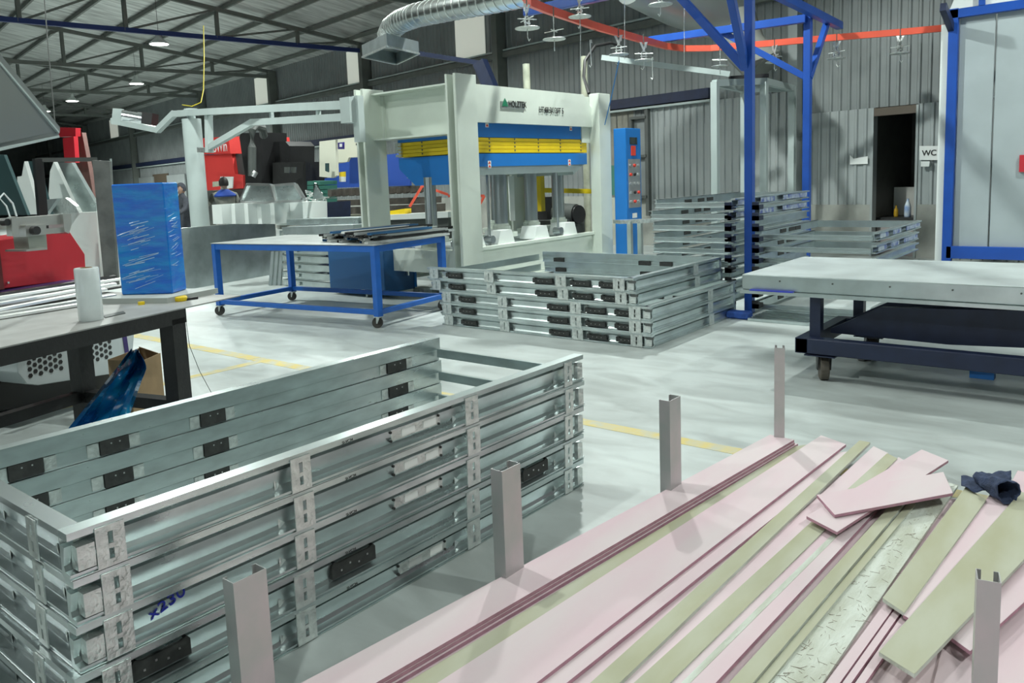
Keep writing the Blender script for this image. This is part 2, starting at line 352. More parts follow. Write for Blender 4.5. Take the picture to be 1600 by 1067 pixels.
# ---------------------------------------------------------------- frame builder
def rail_prof(H): return [(-.05, H), (0, H), (0, H - .019), (-.003, H - .022), (-.046, H - .020), (-.046, H - .038), (-.023, H - .041), (-.036, .030), (-.030, .016), (0, .0145), (0, .010), (-.006, .008), (-.006, .004), (0, .002), (0, 0), (-.05, 0)]
def rail(mb, p0, p1, out, H, prof=None):
    p0, p1, out = V(p0), V(p1), V(out)
    mb.prism([p0 + out * o + V((0, 0, z)) for o, z in (prof or rail_prof(H))], p1 - p0)
def clip(mb, p, along, out, H, wdt=.07, mi=0):
    p, a, o = V(p), V(along), V(out)
    z0, z1 = .004, H - .010
    q = [p - a * wdt / 2, p + a * wdt / 2]
    # plate with two slots: built from strips round the slots
    sw = .0065; hs = ((z0 + .018, z0 + .046), (z1 - .050, z1 - .018))
    def st(u0, u1, a0, a1): mb.prism([p + a * u0 + V((0, 0, a0)), p + a * u1 + V((0, 0, a0)), p + a * u1 + V((0, 0, a1)), p + a * u0 + V((0, 0, a1))], o * .004, mi)
    st(-wdt / 2, -sw, z0, z1); st(sw, wdt / 2, z0, z1); st(-sw, sw, z0, hs[0][0]); st(-sw, sw, hs[0][1], hs[1][0]); st(-sw, sw, hs[1][1], z1)
    mb.prism([p - a * (wdt / 2) - o * .04 + V((0, 0, .02)), p - a * (wdt / 2) - o * .04 + V((0, 0, H - .03)), p - a * (wdt / 2 + .04) - o * .032 + V((0, 0, H - .03)), p - a * (wdt / 2 + .04) - o * .032 + V((0, 0, .02))], a * .003, mi)
def pad(mb, p, along, out, l, h, th=.02):
    p, a, o = V(p), V(along), V(out)
    mb.prism([p + V((0, 0, 0)), p + a * l, p + a * l + V((0, 0, h * .8)), p + a * (l - .01) + V((0, 0, h)), p + a * (l - .03) + V((0, 0, h * .85)), p + a * .03 + V((0, 0, h * .85)), p + a * .01 + V((0, 0, h)), p + V((0, 0, h * .8))], o * th)
    for k in range(4): c = p + a * (l * (.2 + .2 * k)) + o * (th) + V((0, 0, h * (.35 + .2 * (k % 2)))); mb.beam(c, c + o * .002, .006, .006, 1)
# near stack: x .752..3.055, y 2.04..2.94
NX0, NX1, NY0, NY1, NH = .752, 3.055, 2.035, 2.975, .1246
near_lab = ['galvanised door-frame section on top of the near stack', 'second frame from the top of the near stack',
            'third frame of the near stack, with blue handwriting at its left end', 'fourth frame of the near stack, two dark foam pads on its side', 'lowest frame of the near stack, resting on the floor']
for k in range(5):
    zt = .623 - NH * k; zb = zt - NH + .002; H = NH - .002; dx = [0, .004, 0, -.02, -.02][k]; dy = [0, 0, .004, -.004, 0][k]
    t = thing('frame_module', near_lab[k], 'frame', (NX0 + dx, NY0 + dy, zb), 0, 'frames of the near stack'); t['_w'] = (NX0, NY0, zb)
    m = MB(); rail(m, (NX0, NY0, zb), (NX1, NY0, zb), (0, -1, 0), H); m.build('front_rail', galv, t)
    m = MB(); rail(m, (NX0 + .0, NY1 - .05, zb), (NX1 - .03, NY1 - .05, zb), (0, 1, 0), H, [(0, H), (.05, H), (.05, 0), (.012, 0), (.012, .054), (.009, .058), (0, .060)]); m.build('rear_rail', galv, t)
    m = MB(); rail(m, (NX0, NY0 + .05, zb), (NX0, NY1 - .05, zb), (-1, 0, 0), H, [(a + .0, z) for a, z in rail_prof(H)]); m.build('end_rail', mat('galvanised_bright', (.76, .82, .83), .25, .92, rvar=.06, var=.15, scale=5), t)
    # make end rail sit inside x0
    m = MB(); m.box(3.0, NY0 + .05, zt - .103, 3.003, NY1 - .05, zt - .056); m.box(2.985, NY0 + .05, zt - .056, 3.003, NY1 - .05, zt - .053); m.build('cross_strip', galv, t)
    for j, xx in enumerate((.855, 1.45, 2.262, 2.925)):
        m = MB(); clip(m, (xx, NY0 - .001, zb), (1, 0, 0), (0, -1, 0), H, .075 if j < 3 else .06); m.build('clip', galv_clip, t)
    m = MB(); m.prism([(2.99, NY0 + .01, zb + .02), (3.03, NY0 + .01, zb + .02), (3.03, NY0 + .01, zb + .09), (3.0, NY0 + .01, zb + .095), (2.99, NY0 + .01, zb + .09)], (0, -.02, 0)); m.build('end_clip', galv_clip, t)
    m = MB(); m.box(NX0 + .018, NY0 - .006, zb + .02, NX0 + .062, NY0 + .03, H + zb - .04); m.build('end_clip', galv_clip, t)
    for yy in (2.25, 2.62):
        m = MB(); clip(m, (NX0 - .001, yy, zb), (0, 1, 0), (-1, 0, 0), H, .06); m.build('clip', galv_clip, t)
    for x0, l in ((.925, .11), (1.23, .105), (1.63, .11), (2.645, .13)):
        yb_ = NY1 - .05
        m = MB(); m.box(x0, yb_ + .001, zb + .004, x0 + l, yb_ + .0115, zb + .0575)
        for r_ in range(2): m.box(x0 + l * (.35 + .3 * r_), yb_ - .001, zb + .040, x0 + l * (.35 + .3 * r_) + .005, yb_ + .001, zb + .045, 1)
        m.build('inner_pad', [dark_rub, rivet], t)
        m = MB(); m.box(x0 - .045, yb_ + .007, zb + .006, x0 - .004, yb_ + .0118, zb + .054); m.build('pad_clip', galv_clip, t)
        m = MB(); m.box(x0 + l + .004, yb_ + .007, zb + .006, x0 + l + .045, yb_ + .0118, zb + .054); m.build('pad_clip', galv_clip, t)
    pads = {3: ((1.575, .19), (2.60, .2)), 4: ((.90, .17),)}.get(k, ())
    if k == 3: pads = ((.895, .16), (2.61, .18)); 
    if k == 3: pads = ((1.575, .19), (1.23, .05), (2.61, .18))
    if k == 4: pads = ()
    if k == 3: pads = pads + ((.90, .17),)
    for x0, l in pads:
        m = MB(); pad(m, (x0, NY0 + .034, zb + .028), (1, 0, 0), (0, -1, 0), l, .058, .018); m.build('foam_pad', [dark_rub, rivet], t)
    if k != 3:
        x0 = 1.86 + (.0 if k < 3 else .02)
        m = MB(); m.box(x0, NY0 + .024, zb + .040, x0 + .25, NY0 + .029, zb + .078); ls = m.build('latch_strip', galv_clip, t)
        for q in (.05, .16): 
            m = MB(); m.box(x0 + q, NY0 + .021, zb + .046, x0 + q + .065, NY0 + .024, zb + .072); m.build('sticker', white_lab, ls)
        for q in (-.005, .24): 
            for zz in (.074, .042): m = MB(); m.cyl((x0 + q, NY0 + .030, zb + zz), (x0 + q, NY0 + .019, zb + zz), .005, 8); m.build('screw', dark_rub, ls)
def text(s, size, mt_, parent, pos, xdir, zdir, name='lettering', ext=.001, align='LEFT', xs=1., bold=0.):
    cu = bpy.data.curves.new('txt', 'FONT'); cu.body = s; cu.size = size; cu.extrude = ext; cu.align_x = align; cu.offset = bold
    tmp = bpy.data.objects.new('txt', cu); C.objects.link(tmp); dg = bpy.context.evaluated_depsgraph_get(); me = bpy.data.meshes.new_from_object(tmp.evaluated_get(dg))
    bpy.data.objects.remove(tmp); X = V(xdir).normalized(); Z = V(zdir).normalized(); N = X.cross(Z)
    T = V(parent['_w']); R = Matrix.Rotation(-parent['_r'], 3, 'Z')
    for v in me.vertices: v.co = R @ (V(pos) + X * (v.co.x * xs) + Z * v.co.y + N * v.co.z - T)
    me.materials.clear(); me.materials.append(mt_); o = bpy.data.objects.new(name, me); C.objects.link(o); o.parent = parent
    return o
fr3 = [o for o in C.objects if o.get('label') == near_lab[2]][0]
text('x230', .055, inkblue, fr3, (.955, NY0 + .0315, .623 - 3 * NH + .040), (1, -.095, .35), (-.35, -.27, 1), 'handwriting')
for k in range(5):
    fr = [o for o in C.objects if o.get('label') == near_lab[k]][0]
    text('SI-VC34', .014, inkb, fr, (1.62, NY0 - .0008, .623 - (k + 1) * NH + .105), (1, 0, 0), (0, 0, 1), 'stamp', ext=.0004)
# middle stack: x 5.76..7.52, y 3.19..5.55 (long sides face -x)
mid_lab = ['topmost galvanised frame of the middle stack on the floor', 'second frame down in the middle stack, pushed slightly left', 'middle frame of the five in the floor stack before the press',
           'fourth frame down in the middle stack, black foam pads', 'bottom frame of the middle stack, on the concrete']
MH = .1178
for k in range(5):
    zt = .589 - MH * k; zb = zt - MH + .002; H = MH - .002
    dy = .10 if k < 2 else (-.03 if k > 1 else 0); dx = (-.03, .0, 0, 0, .02)[k]
    X0, X1, Y0, Y1 = 5.79, 7.50, 3.24, 5.60
    t = thing('frame_module', mid_lab[k], 'frame', (X0, Y0, zb), 0, 'frames of the middle stack')
    m = MB(); rail(m, (X0, Y0 - .02, zb), (X0, Y1, zb), (-1, 0, 0), H); m.build('front_rail', galv_far, t)
    m = MB(); rail(m, (X1, Y0, zb), (X1, Y1 - .2, zb), (1, 0, 0), H, [(0, H), (.05, H), (.05, 0), (0, 0), (0, .01), (.006, .012), (.006, .05), (0, .055)]); m.build('rear_rail', galv_far, t)
    m = MB(); rail(m, (X0 + .01, Y0 + .0, zb), (X1, Y0, zb), (0, -1, 0), H); m.build('end_rail', galv_far, t)
    m = MB(); m.box(X0 + .05, Y1 - .15, zt - .10, X1, Y1 - .147, zt - .03); m.build('cross_strip', galv_far, t)
    for yy in (Y1 - .10, Y1 - .82, Y1 - 1.65, Y0 + .12):
        m = MB(); clip(m, (X0 - .001, yy, zb), (0, 1, 0), (-1, 0, 0), H, .11); m.build('clip', galv_clip, t)
    m = MB(); clip(m, (6.98, Y0 - .001, zb), (1, 0, 0), (0, -1, 0), H, .10); m.build('clip', galv_clip, t)
    m = MB(); m.box(X0 - .005, Y0 - .02, zb + .02, X0 + .01, Y0 + .03, zb + .075); m.build('end_clip', galv_clip, t)
    m = MB(); m.box(X0 - .01, Y0 - .04, zb + .075, X0 + .0, Y0 + .02, zb + .095); m.build('end_hook', dgrey, t)
    for yy, l in ((Y1 - .45, .2), (Y1 - 1.55, .22), (Y0 + .42, .2), (Y0 + .155, .17)):
        m = MB(); pad(m, (X0 - .0 + .034 - .034, yy, zb + .022), (0, 1, 0), (-1, 0, 0), l, .05, -.02)
        m.v = [a + V((.026, 0, 0)) - V((.052, 0, 0)) * 0 for a in m.v]; m = MB(); m.box(X0 + .008, yy, zb + .026, X0 + .034, yy + l, zb + .060)
        for r_ in range(3): m.box(X0 + .006, yy + l * (.25 + .22 * r_), zb + .042, X0 + .008, yy + l * (.25 + .22 * r_) + .005, zb + .047, 1)
        for r_ in (0, l - .03): m.box(X0 + .008, yy + r_, zb + .060, X0 + .034, yy + r_ + .03, zb + .067)
        m.build('foam_pad', [dark_rub, rivet], t)
    for yy in (3.75, 4.0, 5.1):
        m = MB(); m.box(X1 - .008, yy, zb + .006, X1, yy + .14, zb + .05); m.build('inner_pad', dark_rub, t)
    t.location.x += dx; t.location.y += dy
# ---------------------------------------------------------------- racks of open frames behind
def open_frame(x0, y0, x1, y1, z, H, name_lab, grp, labels=False, mt_=galv_far):
    t = thing('frame_module', name_lab, 'frame', (x0, y0, z), 0, grp); h = H * .62
    m = MB(); m.prism([(x0, y0, z), (x0, y0, z + h), (x0 - .045, y0, z + h), (x0 - .045, y0, z + h - .008), (x0 - .02, y0, z + h - .014), (x0 - .02, y0, z + .012), (x0 - .045, y0, z + .008), (x0 - .045, y0, z)], (0, y1 - y0, 0)); m.build('near_rail', mt_, t)
    m = MB(); m.box(x1, y0, z, x1 + .04, y1, z + H * .9); m.build('far_rail', mt_, t)
    m = MB(); m.box(x0, y1, z, x1, y1 + .012, z + H); m.box(x0, y1, z + H - .004, x1, y1 + .045, z + H); m.build('side_rail', mt_, t)
    m = MB(); m.prism([(x0, y0, z), (x0, y0, z + H), (x0, y0 - .045, z + H), (x0, y0 - .045, z + H - .015), (x0, y0 - .01, z + H - .02), (x0, y0 - .01, z + .014), (x0, y0 - .04, z + .01), (x0, y0 - .04, z)], (x1 - x0, 0, 0)); m.build('side_rail', mt_, t)
    if labels:
        for a, bb in ((.03, .20), (.30, .48), (.60, .95)):
            q = MB(); xa = x0 + (x1 - x0) * a; xb = x0 + (x1 - x0) * bb; q.box(xa, y0 - .048, z + .02, xb, y0 - .044, z + H - .02); q.build('blue_film', mat('blue_print_film', (.05, .09, .32), .4, var=.8, scale=14, col2=(.5, .56, .58)), t)
    for a in (.30, .45, .56):
        q = MB(); xa = x0 + (x1 - x0) * a; q.box(xa, y1 - .006, z + .02, xa + .16, y1, z + .06); q.build('inner_pad', dark_rub, t)
    return t
for k in range(9):
    open_frame(7.66 - (.04 if k % 2 else 0), 3.30, 9.85, 4.12 + (.03 if k % 3 else 0), 1.07 - .118 * k, .09,
               ['open galvanised frame on top of the tall rack stack left of the front blue post', 'second open frame down the tall rack stack', 'third open frame down the tall rack stack'][k] if k < 3 else
               'open frame lower in the tall rack stack, %s' % ('fourth from its top', 'fifth from its top', 'sixth from its top', 'behind the floor stack corner', 'second from the floor', 'nearest the floor')[k - 3], 'frames in the tall rack stack', labels=k < 2)
for k in range(6):
    z = (.745, .63, .515, .33, .20, .05)[k]
    open_frame(7.80 + (.05 if k == 0 else 0), 2.02, 9.45 - (.0 if k else -.1), 3.06, z, .08, ['open frame topmost right of the front blue post, blue print on its end', 'open frame second down right of the blue post', 'open frame third down right of the blue post, above the lift-table top',
               'open frame seen under the lift table, uppermost there', 'open frame seen under the lift table, middle', 'open frame low over the floor rails under the lift table'][k], 'frames in the low rack stack', labels=k < 2)
for k in range(9):
    m = MB(); m.box(7.35 + .09 * k, 1.95, .0, 7.40 + .09 * k, 3.0, .028); m.build('steel_rail', galv_far, label='thin galvanised rail flat on the floor under the rack, %s from the near side' % ('first', 'second', 'third', 'fourth', 'fifth', 'sixth', 'seventh', 'eighth', 'ninth')[k], cat='rail', group='rails on the floor under the rack')
# ---------------------------------------------------------------- gantry
t = thing('conveyor_gantry', 'tall blue steel gantry with braced posts carrying the orange rail', 'gantry', (7.79, 3.2, 0))
P1 = V((7.79, 3.16, 0)); P2 = V((10.83, 3.62, 0))
def gpart(n, mb, mt_=gblue): return mb.build(n, mt_, t, bevel=.004)
m = MB(); m.box(P1.x - .04, P1.y - .04, 0, P1.x + .04, P1.y + .04, 3.5); gpart('post', m)
m = MB(); m.box(P2.x - .045, P2.y - .045, 0, P2.x + .045, P2.y + .045, 3.36); gpart('post', m)
def bm_(a, b_, w=.08, h=.10, n='beam'):
    q = MB(); q.beam(a, b_, w, h); gpart(n, q)
bm_((7.95, 6.0, 3.42), (7.95, 3.2, 3.42)); bm_((10.55, 5.75, 3.32), (10.75, 3.62, 3.32)); bm_((8.2, 3.46, 3.42), (11.95, 3.56, 3.36), .09, .10)
bm_((7.79, 3.2, 2.42), (7.79, 4.05, 3.4), .07, .08, 'brace'); bm_((7.79, 3.2, 2.42), (7.1, 3.14, 3.4), .07, .08, 'brace')
bm_((10.83, 3.62, 2.58), (10.70, 4.75, 3.32), .07, .08, 'brace'); bm_((10.83, 3.60, 2.58), (11.45, 3.58, 3.34), .07, .07, 'brace')
# black cradle hooks holding the frames
for z in [.42 + .105 * i for i in range(7)] + [.08, .19, .30]:
    for y in (3.03, 3.31):
        q = MB(); q.box(7.60, y - .03, z, 7.74, y + .03, z + .045); q.box(7.60, y - .03, z, 7.63, y + .03, z + .075); q.build('cradle_hook', dblue if z > .5 else black, t)
rp_ = [gp(820, -6, 3.2), gp(826, 3, 3.2), gp(850, 13, 3.2), gp(930, 41, 3.2), gp(1000, 61, 3.2), gp(1040, 72, 3.2), gp(1070, 76, 3.2), gp(1110, 75.5, 3.2), gp(1150, 72, 3.2), gp(1200, 68, 3.2), gp(1300, 59, 3.2), gp(1400, 51, 3.2), gp(1484, 43, 3.2)]
q = MB()
for i in range(len(rp_) - 1):
    d_ = (rp_[i + 1] - rp_[i]).normalized() * .012; q.beam(rp_[i] - d_, rp_[i + 1] + d_, .05, .085)
q.build('conveyor_rail', orange, label='orange overhead conveyor rail curving across the gantry', cat='rail')
# hangers
hang0 = None
for i, (px, py, lab) in enumerate([(824, 45, 'leftmost disc hanger, at the curled end of the orange rail'), (866, 62, 'second disc hanger along the orange rail'), (906, 27, 'disc hanger in front of the blue beam, above the rail'),
        (967, 86, 'disc hanger with the blue hose below it'), (1006, 95, 'disc hanger left of the bend of the orange rail'), (1032, 8, 'disc hanger high up in front of the round duct'),
        (1125, 104, 'disc hanger at the bend, left of the front blue post'), (1210, 98, 'disc hanger between the two blue posts'), (1307, 92, 'disc hanger right of the rear blue post'), (1406, 84, 'rightmost disc hanger under the orange rail')]):
    z = 2.86 if py > 30 else 3.1; P = gp(px, py, z)
    if hang0 is None:
        h = thing('disc_hanger', lab, 'hanger', P, 0, 'disc hangers on the conveyor'); hang0 = h
        a = MB(); a.lathe([(.118, 0), (.122, .006), (.118, .010)], n=20); a.build('disc', galv_clip, h, local=True)
        a = MB(); a.box(-.035, -.006, .01, -.023, .006, .11); a.box(.023, -.006, .01, .035, .006, .11); a.box(-.045, -.006, .05, .045, .006, .062); a.build('yoke', galv_clip, h, local=True)
        a = MB(); a.tube([(-.11, .03, .085), (.11, -.03, .095)], .005); a.tube([(-.03, -.10, .10), (.03, .10, .08)], .005); a.build('crossbar', galv_clip, h, local=True)
        a = MB(); a.box(-.04, -.004, .16, -.012, .004, .23); a.prism([(-.02, 0, .11), (.0, 0, .11), (.055, 0, .23), (.025, 0, .23)], (0, .006, 0)); a.prism([(.02, 0, .11), (.0, 0, .11), (-.055, 0, .23), (-.025, 0, .23)], (0, .006, 0)); a.build('fork', galv_clip, h, local=True)
        a = MB(); a.cyl((0, 0, .22), (0, 0, .33), .006); a.build('pin', dgrey, h, local=True)
        a = MB(); a.tube([(0, 0, 0), (0, 0, -.08), (.02, 0, -.11), (.04, 0, -.09)], .005); a.build('hook', galv_clip, h, local=True)
    else: dup(hang0, P, rot=.6 * i, label=lab)
for i, (a, b_, lab) in enumerate([((922, 62), (924, 102), 'long steel S-hook left of the blue hose'), ((1019, 89), (1020, 122), 'long steel S-hook beneath the rail bend')]):
    A, B = gp(a[0], a[1], 2.86), None; d = (A - O); hd = math.hypot(d.x, d.y); B = dp(b_[0], b_[1], hd)
    q = MB(); q.tube([A + V((.03, 0, -.03)), A + V((.02, 0, 0)), A, B, B + V((-.02, 0, -.02)), B + V((-.04, 0, 0))], .006); q.build('s_hook', galv_clip, label=lab, cat='hook')
q = MB(); a = dp(967, 95, 8.6); b_ = dp(945, 195, 9.2); q.tube([a, (a + b_) / 2 + V((0, 0, -.02)), b_], .006); q.build('air_hose', cable_c, label='thin blue air hose hanging beside the control cabinet', cat='hose')
for x, y0, y1 in ((907, 40, 110), (976, 8, 92), (1069, 45, 102)):
    q = MB(); q.tube([dp(x, y0 - 60, 9.5), dp(x, y1, 9.5)], .004); q.build('hanging_wire', galv_clip, label={907: 'thin wire hanging beside the disc above the rail', 976: 'thin wire hanging from the blue beam end', 1069: 'thin wire hanging left of the braced post'}[x], cat='wire')
# ---------------------------------------------------------------- lift table
t = thing('lift_table', 'wide scissor lift table with galvanised top on dark blue wheeled frame', 'table', (5.9, .5, 0))
m = MB(); m.box(5.46, -2.6, .60, 6.72, 2.27, .705); m.build('table_top', galv_far, t, bevel=.003)
m = MB(); m.box(5.465, -2.595, .705, 6.715, 2.265, .707); m.build('top_sheet', mat('pale_dull_sheet', (.52, .58, .58), .5, .15, var=.2, scale=3), t)  # paler, less metallic sheet over the galvanised top
m = MB(); m.box(5.43, -2.6, .575, 6.74, 2.275, .598); m.build('edge_rail', galv_far, t)
for i in range(9):
    m = MB(); y = 2.0 - .35 * i; m.cyl((5.46, y, .67), (5.452, y, .67), .006, 6); m.build('rivet', dgrey, t)
m = MB(); m.box(5.42, 1.9, .598, 5.455, 2.2, .606); m.build('blue_tape', mat('blue_tape', (.03, .05, .45), .4), t)
for x in (5.42, 6.28):
    m = MB(); m.box(x, -2.6, .19, x + .09, 1.88, .295); m.build('base_rail', dblue, t, bevel=.006)
m = MB(); m.box(5.42, 1.80, .191, 6.37, 1.88, .294); m.build('base_end', dblue, t)
m = MB(); m.box(5.50, 1.74, .295, 5.57, 1.81, .576); m.build('stop_post', dblue, t); m = MB(); m.box(6.22, 1.66, .295, 6.29, 1.73, .576); m.build('stop_post', dblue, t)
for x in (5.66, 6.14):
    m = MB(); m.prism([(x, 1.72, .30), (x, 1.72, .33), (x, 1.40, .50), (x, -.2, .575), (x, -2.4, .46), (x, -2.4, .38), (x, -.3, .36), (x, 1.0, .29)], (.06, 0, 0)); m.build('scissor_arm', dblue, t)
    m = MB(); m.prism([(x + .08, 1.3, .57), (x + .08, .2, .57), (x + .08, -1.6, .30), (x + .08, -1.6, .24), (x + .08, -.6, .30), (x + .08, 1.1, .50)], (.05, 0, 0)); m.build('scissor_arm', dblue, t)
m = MB(); m.cyl((5.6, .2, .47), (6.3, .2, .47), .035, 12); m.build('pivot_pin', dblue, t)
for (x, y) in ((5.52, 1.72), (6.30, 1.62), (5.56, -2.2), (6.30, -2.2)):
    m = MB(); m.box(x - .10, y - .10, .176, x + .10, y + .10, .184); m.cyl((x, y, .184), (x, y, .190), .07); cp = m.build('caster_plate', dblue, t)
    yk = MB()
    for sg in (-1, 1): yk.prism([V((x, y, 0)) + V((-.45 * .038, .89 * .038, 0)) * sg + V((.89, .45, 0)) * a_ + V((0, 0, z_)) for a_, z_ in ((-.05, .178), (.05, .178), (.03, .07), (-.02, .07))], V((-.45, .89, 0)) * (.006 * sg))
    yk.cyl((x, y, .160), (x, y, .177), .05, 14); yk.build('caster_yoke', black, cp)
    m = MB(); m.cyl((x + .012, y - .025, .084), (x - .012, y + .025, .084), .084, 24); m.build('wheel', wheelm, cp, bevel=.006)
m = MB(); pc = gp(1352, 562); r = .05
m.tube([pc + V((.07 * math.cos(a * .8) * (1 + .1 * math.sin(a)), .05 * math.sin(a * .8), .008 + .002 * (a % 3))) for a in range(26)], .006); m.build('coiled_cable', black, label='small coil of black cable on the floor under the lift table', cat='cable')
m = MB(); P = gp(1535, 590); m.prism([P + V((-.04, .07, 0)), P + V((.04, .07, 0)), P + V((.04, -.07, 0)), P + V((-.04, -.07, 0))], (0, 0, .05)); bx = m.build('blue_block', mat('blue_wrap', (.03, .2, .6), .5), label='small blue wrapped block on the floor under the lift table', cat='block')
m = MB(); P = gp(1153, 497, 0); m.box(P.x - .06, P.y - .12, 0, P.x + .08, P.y + .1, .07); m.build('blue_pad', mat('blue_sponge', (.03, .10, .42), .7, var=.3, scale=20), label='blue soft block at the foot of the front gantry post', cat='block', bevel=.015)
# ---------------------------------------------------------------- hydraulic hot press
PX0, PX1, PY0, PY1 = 6.80, 10.08, 6.14, 7.86
t = thing('hot_press', 'large cream hot press with stacked yellow plates and blue platens', 'press', (8.4, 7, 0))
def pp(n, mb, mt_=cream, **k): return mb.build(n, mt_, t, **k)
def hcol(x0, y0, zt, w=.36):
    q = MB(); q.box(x0, y0, 0, x0 + w, y0 + .035, zt); q.box(x0, y0 + .125, 0, x0 + w, y0 + .16, zt); q.box(x0 + w * .42, y0 + .035, 0, x0 + w * .58, y0 + .125, zt - .02)
    q.box(x0 + .0, y0 - .006, 0, x0 + w * .33, y0, zt); return q
pp('column', hcol(PX0, PY0, 2.64), bevel=.004); pp('column', hcol(PX0, PY1 - .16, 2.62), bevel=.004); pp('column', hcol(PX1 - .36, PY1 - .16, 2.58), bevel=.004)
q = MB(); q.box(PX1 - .3, PY0 + .0, 0, PX1 + .0, PY0 + .16, 2.58); pp('column', q, bevel=.004)
# long beams (front, rear) and short I beams
for y in (6.26, 7.66):
    q = MB(); q.prism([(PX0 + .36, y, 2.12), (PX1 - .30, y, 2.12), (PX1 - .26, y, 2.34), (PX1 - .5, y, 2.56), (PX0 + .36, y, 2.56)] if y < 7 else [(PX0 + .3, y, 2.0), (PX1 - .3, y, 2.0), (PX1 - .3, y, 2.54), (PX0 + .3, y, 2.54)], (0, .06, 0)); pp('head_plate', q)
q = MB(); q.box(PX0 + .34, 6.30, 2.0, PX0 + .36, 7.70, 2.56); pp('head_web', q)
q = MB(); q.box(PX0 + .14, 6.30, 2.545, PX0 + .5, 7.70, 2.565); q.box(PX0 + .14, 6.30, 1.985, PX0 + .5, 7.70, 2.005); pp('head_flange', q)
q = MB(); q.box(PX1 - .5, 6.30, 1.9, PX1 - .3, 7.70, 2.54); pp('head_web', q)
PA, PB, QA, QB = 7.22, 9.72, 6.32, 7.55
q = MB(); q.box(PA, QA, 1.95, PB, QB, 2.13); pp('upper_platen', q, pblue)
for k in range(4):
    z1 = 1.945 - .046 * k
    q = MB(); q.box(PA - (.0), QA, z1 - .042, PB, QB, z1)
    for j in range(5): q.cyl((PA + .35 + .5 * j, QA, z1 - .012), (PA + .35 + .5 * j, QA - .004, z1 - .012), .012, 8, 1)
    for j in range(2): q.cyl((PA, QA + .35 + .45 * j, z1 - .012), (PA - .004, QA + .35 + .45 * j, z1 - .012), .012, 8, 1)
    pp('heating_plate', q, [yellow, dgrey])
    q = MB(); q.box(PA - .03, QB - .08, z1 - .036, PA - .002, QB + .02, z1 - .004); pp('plate_bracket', q, galv_clip)
q = MB(); q.prism([(PA, QA, 1.755), (PA, QB, 1.755), (PA, QB, 1.62), (PA, QB - .28, 1.40), (PA, QA, 1.40)], (.02, 0, 0)); q.box(PA + .02, QA, 1.60, PB, QB, 1.755); pp('lower_platen', q, pblue)
q = MB(); q.prism([(PB - .3, QA + .05, 1.6), (PB, QA + .05, 1.6), (PB - .28, QA + .05, 1.46)], (0, 1.0, 0)); q.box(PA + .1, QA + .03, 1.50, PB - .25, QB - .03, 1.60); pp('platen_beam', q, grey)
for x, y, r_ in ((7.25, 7.05, .075), (8.21, 6.7, .088), (8.87, 6.7, .088), (9.52, 6.7, .088), (8.9, 7.35, .075)):
    q = MB(); q.cyl((x, y, .66), (x, y, 1.5), r_, 20); pp('hydraulic_ram', q, cyl_m, smooth=True)
    q = MB(); q.lathe([(.21, 0), (.21, .06), (.12, .065), (.12, .14), (.10, .145), (.10, .17)], (x, y, .69), 24); q.cyl((x, y, .60), (x, y, .69), .15, 20); pp('ram_collar', q, smooth=False)
for x in (7.30, 7.88, 8.64, 9.31):
    q = MB(); q.prism([(x - .17, 6.36, .635), (x + .17, 6.36, .635), (x + .11, 6.36, .80), (x - .11, 6.36, .80)], (0, .25, 0)); pp('ram_foot', q, white)
for x in (7.02, 7.62, 9.1): 
    q = MB(); q.cyl((x, 6.42, .62), (x, 6.42, 1.55), .018, 8); q.cyl((x, 6.36, .70), (x, 6.48, .70), .05, 14, 0); pp('guide_rod', q, cyl_m)
for y in (6.26, 7.62):
    q = MB(); q.box(PX0 + .36, y, .60, PX1 - .3, y + .10, .635); q.box(PX0 + .36, y + .04, .22, PX1 - .3, y + .06, .60); q.box(PX0 + .36, y, .18, PX1 - .3, y + .10, .215); pp('base_beam', q)
q = MB(); q.box(PX0 + .1, 6.3, .35, PX0 + .3, 7.7, .62); pp('base_beam', q)
q = MB(); q.box(7.2, 6.4, .45, 9.7, 7.6, .61); pp('bed_plate', q, grey)
q = MB(); q.box(7.95, 6.258, 2.33, 8.62, 6.262, 2.455); 
pl_ = MB(); x0 = yp(782, 158, 6.255); x1 = yp(819, 172, 6.255); pl_.box(x0.x, 6.252, x1.z, x1.x, 6.26, x0.z); name_pl = pp('name_plate', pl_, mat('plate_grey', (.27, .30, .28), .4, .4))
text('HOLZTEK', .105, inkb, t, (x0.x + .15, 6.250, x1.z + .03), (1, 0, 0), (0, 0, 1), xs=.78, bold=.002)
lg_ = MB(); lg_.prism([(x0.x + .02, 6.250, x1.z + .03), (x0.x + .14, 6.250, x1.z + .03), (x0.x + .11, 6.25, x1.z + .09), (x0.x + .08, 6.25, x1.z + .13), (x0.x + .05, 6.25, x1.z + .09)], (0, -.002, 0)); pp('emblem', lg_, inkg)
tx0 = yp(842, 174, 6.255); text('HT48HX120T 5', .105, inkb, t, (tx0.x, 6.252, tx0.z - .01), (1, 0, 0), (0, 0, 1), xs=.80, bold=.001)
for px, py in ((761, 193), (892, 199), (765, 257), (890, 254)):
    a = yp(px, py, QA - .004); q = MB(); q.box(a.x - .03, QA - .003, a.z - .045, a.x + .03, QA - .001, a.z + .045)
    for e_ in range(2): q.prism([(a.x - .024 + .0, QA - .005, a.z - .035 + .045 * e_), (a.x + .024, QA - .005, a.z - .035 + .045 * e_), (a.x, QA - .005, a.z - .003 + .045 * e_)], (0, .002, 0), 1)
    pp('warning_label', q, [white_lab, inkr])
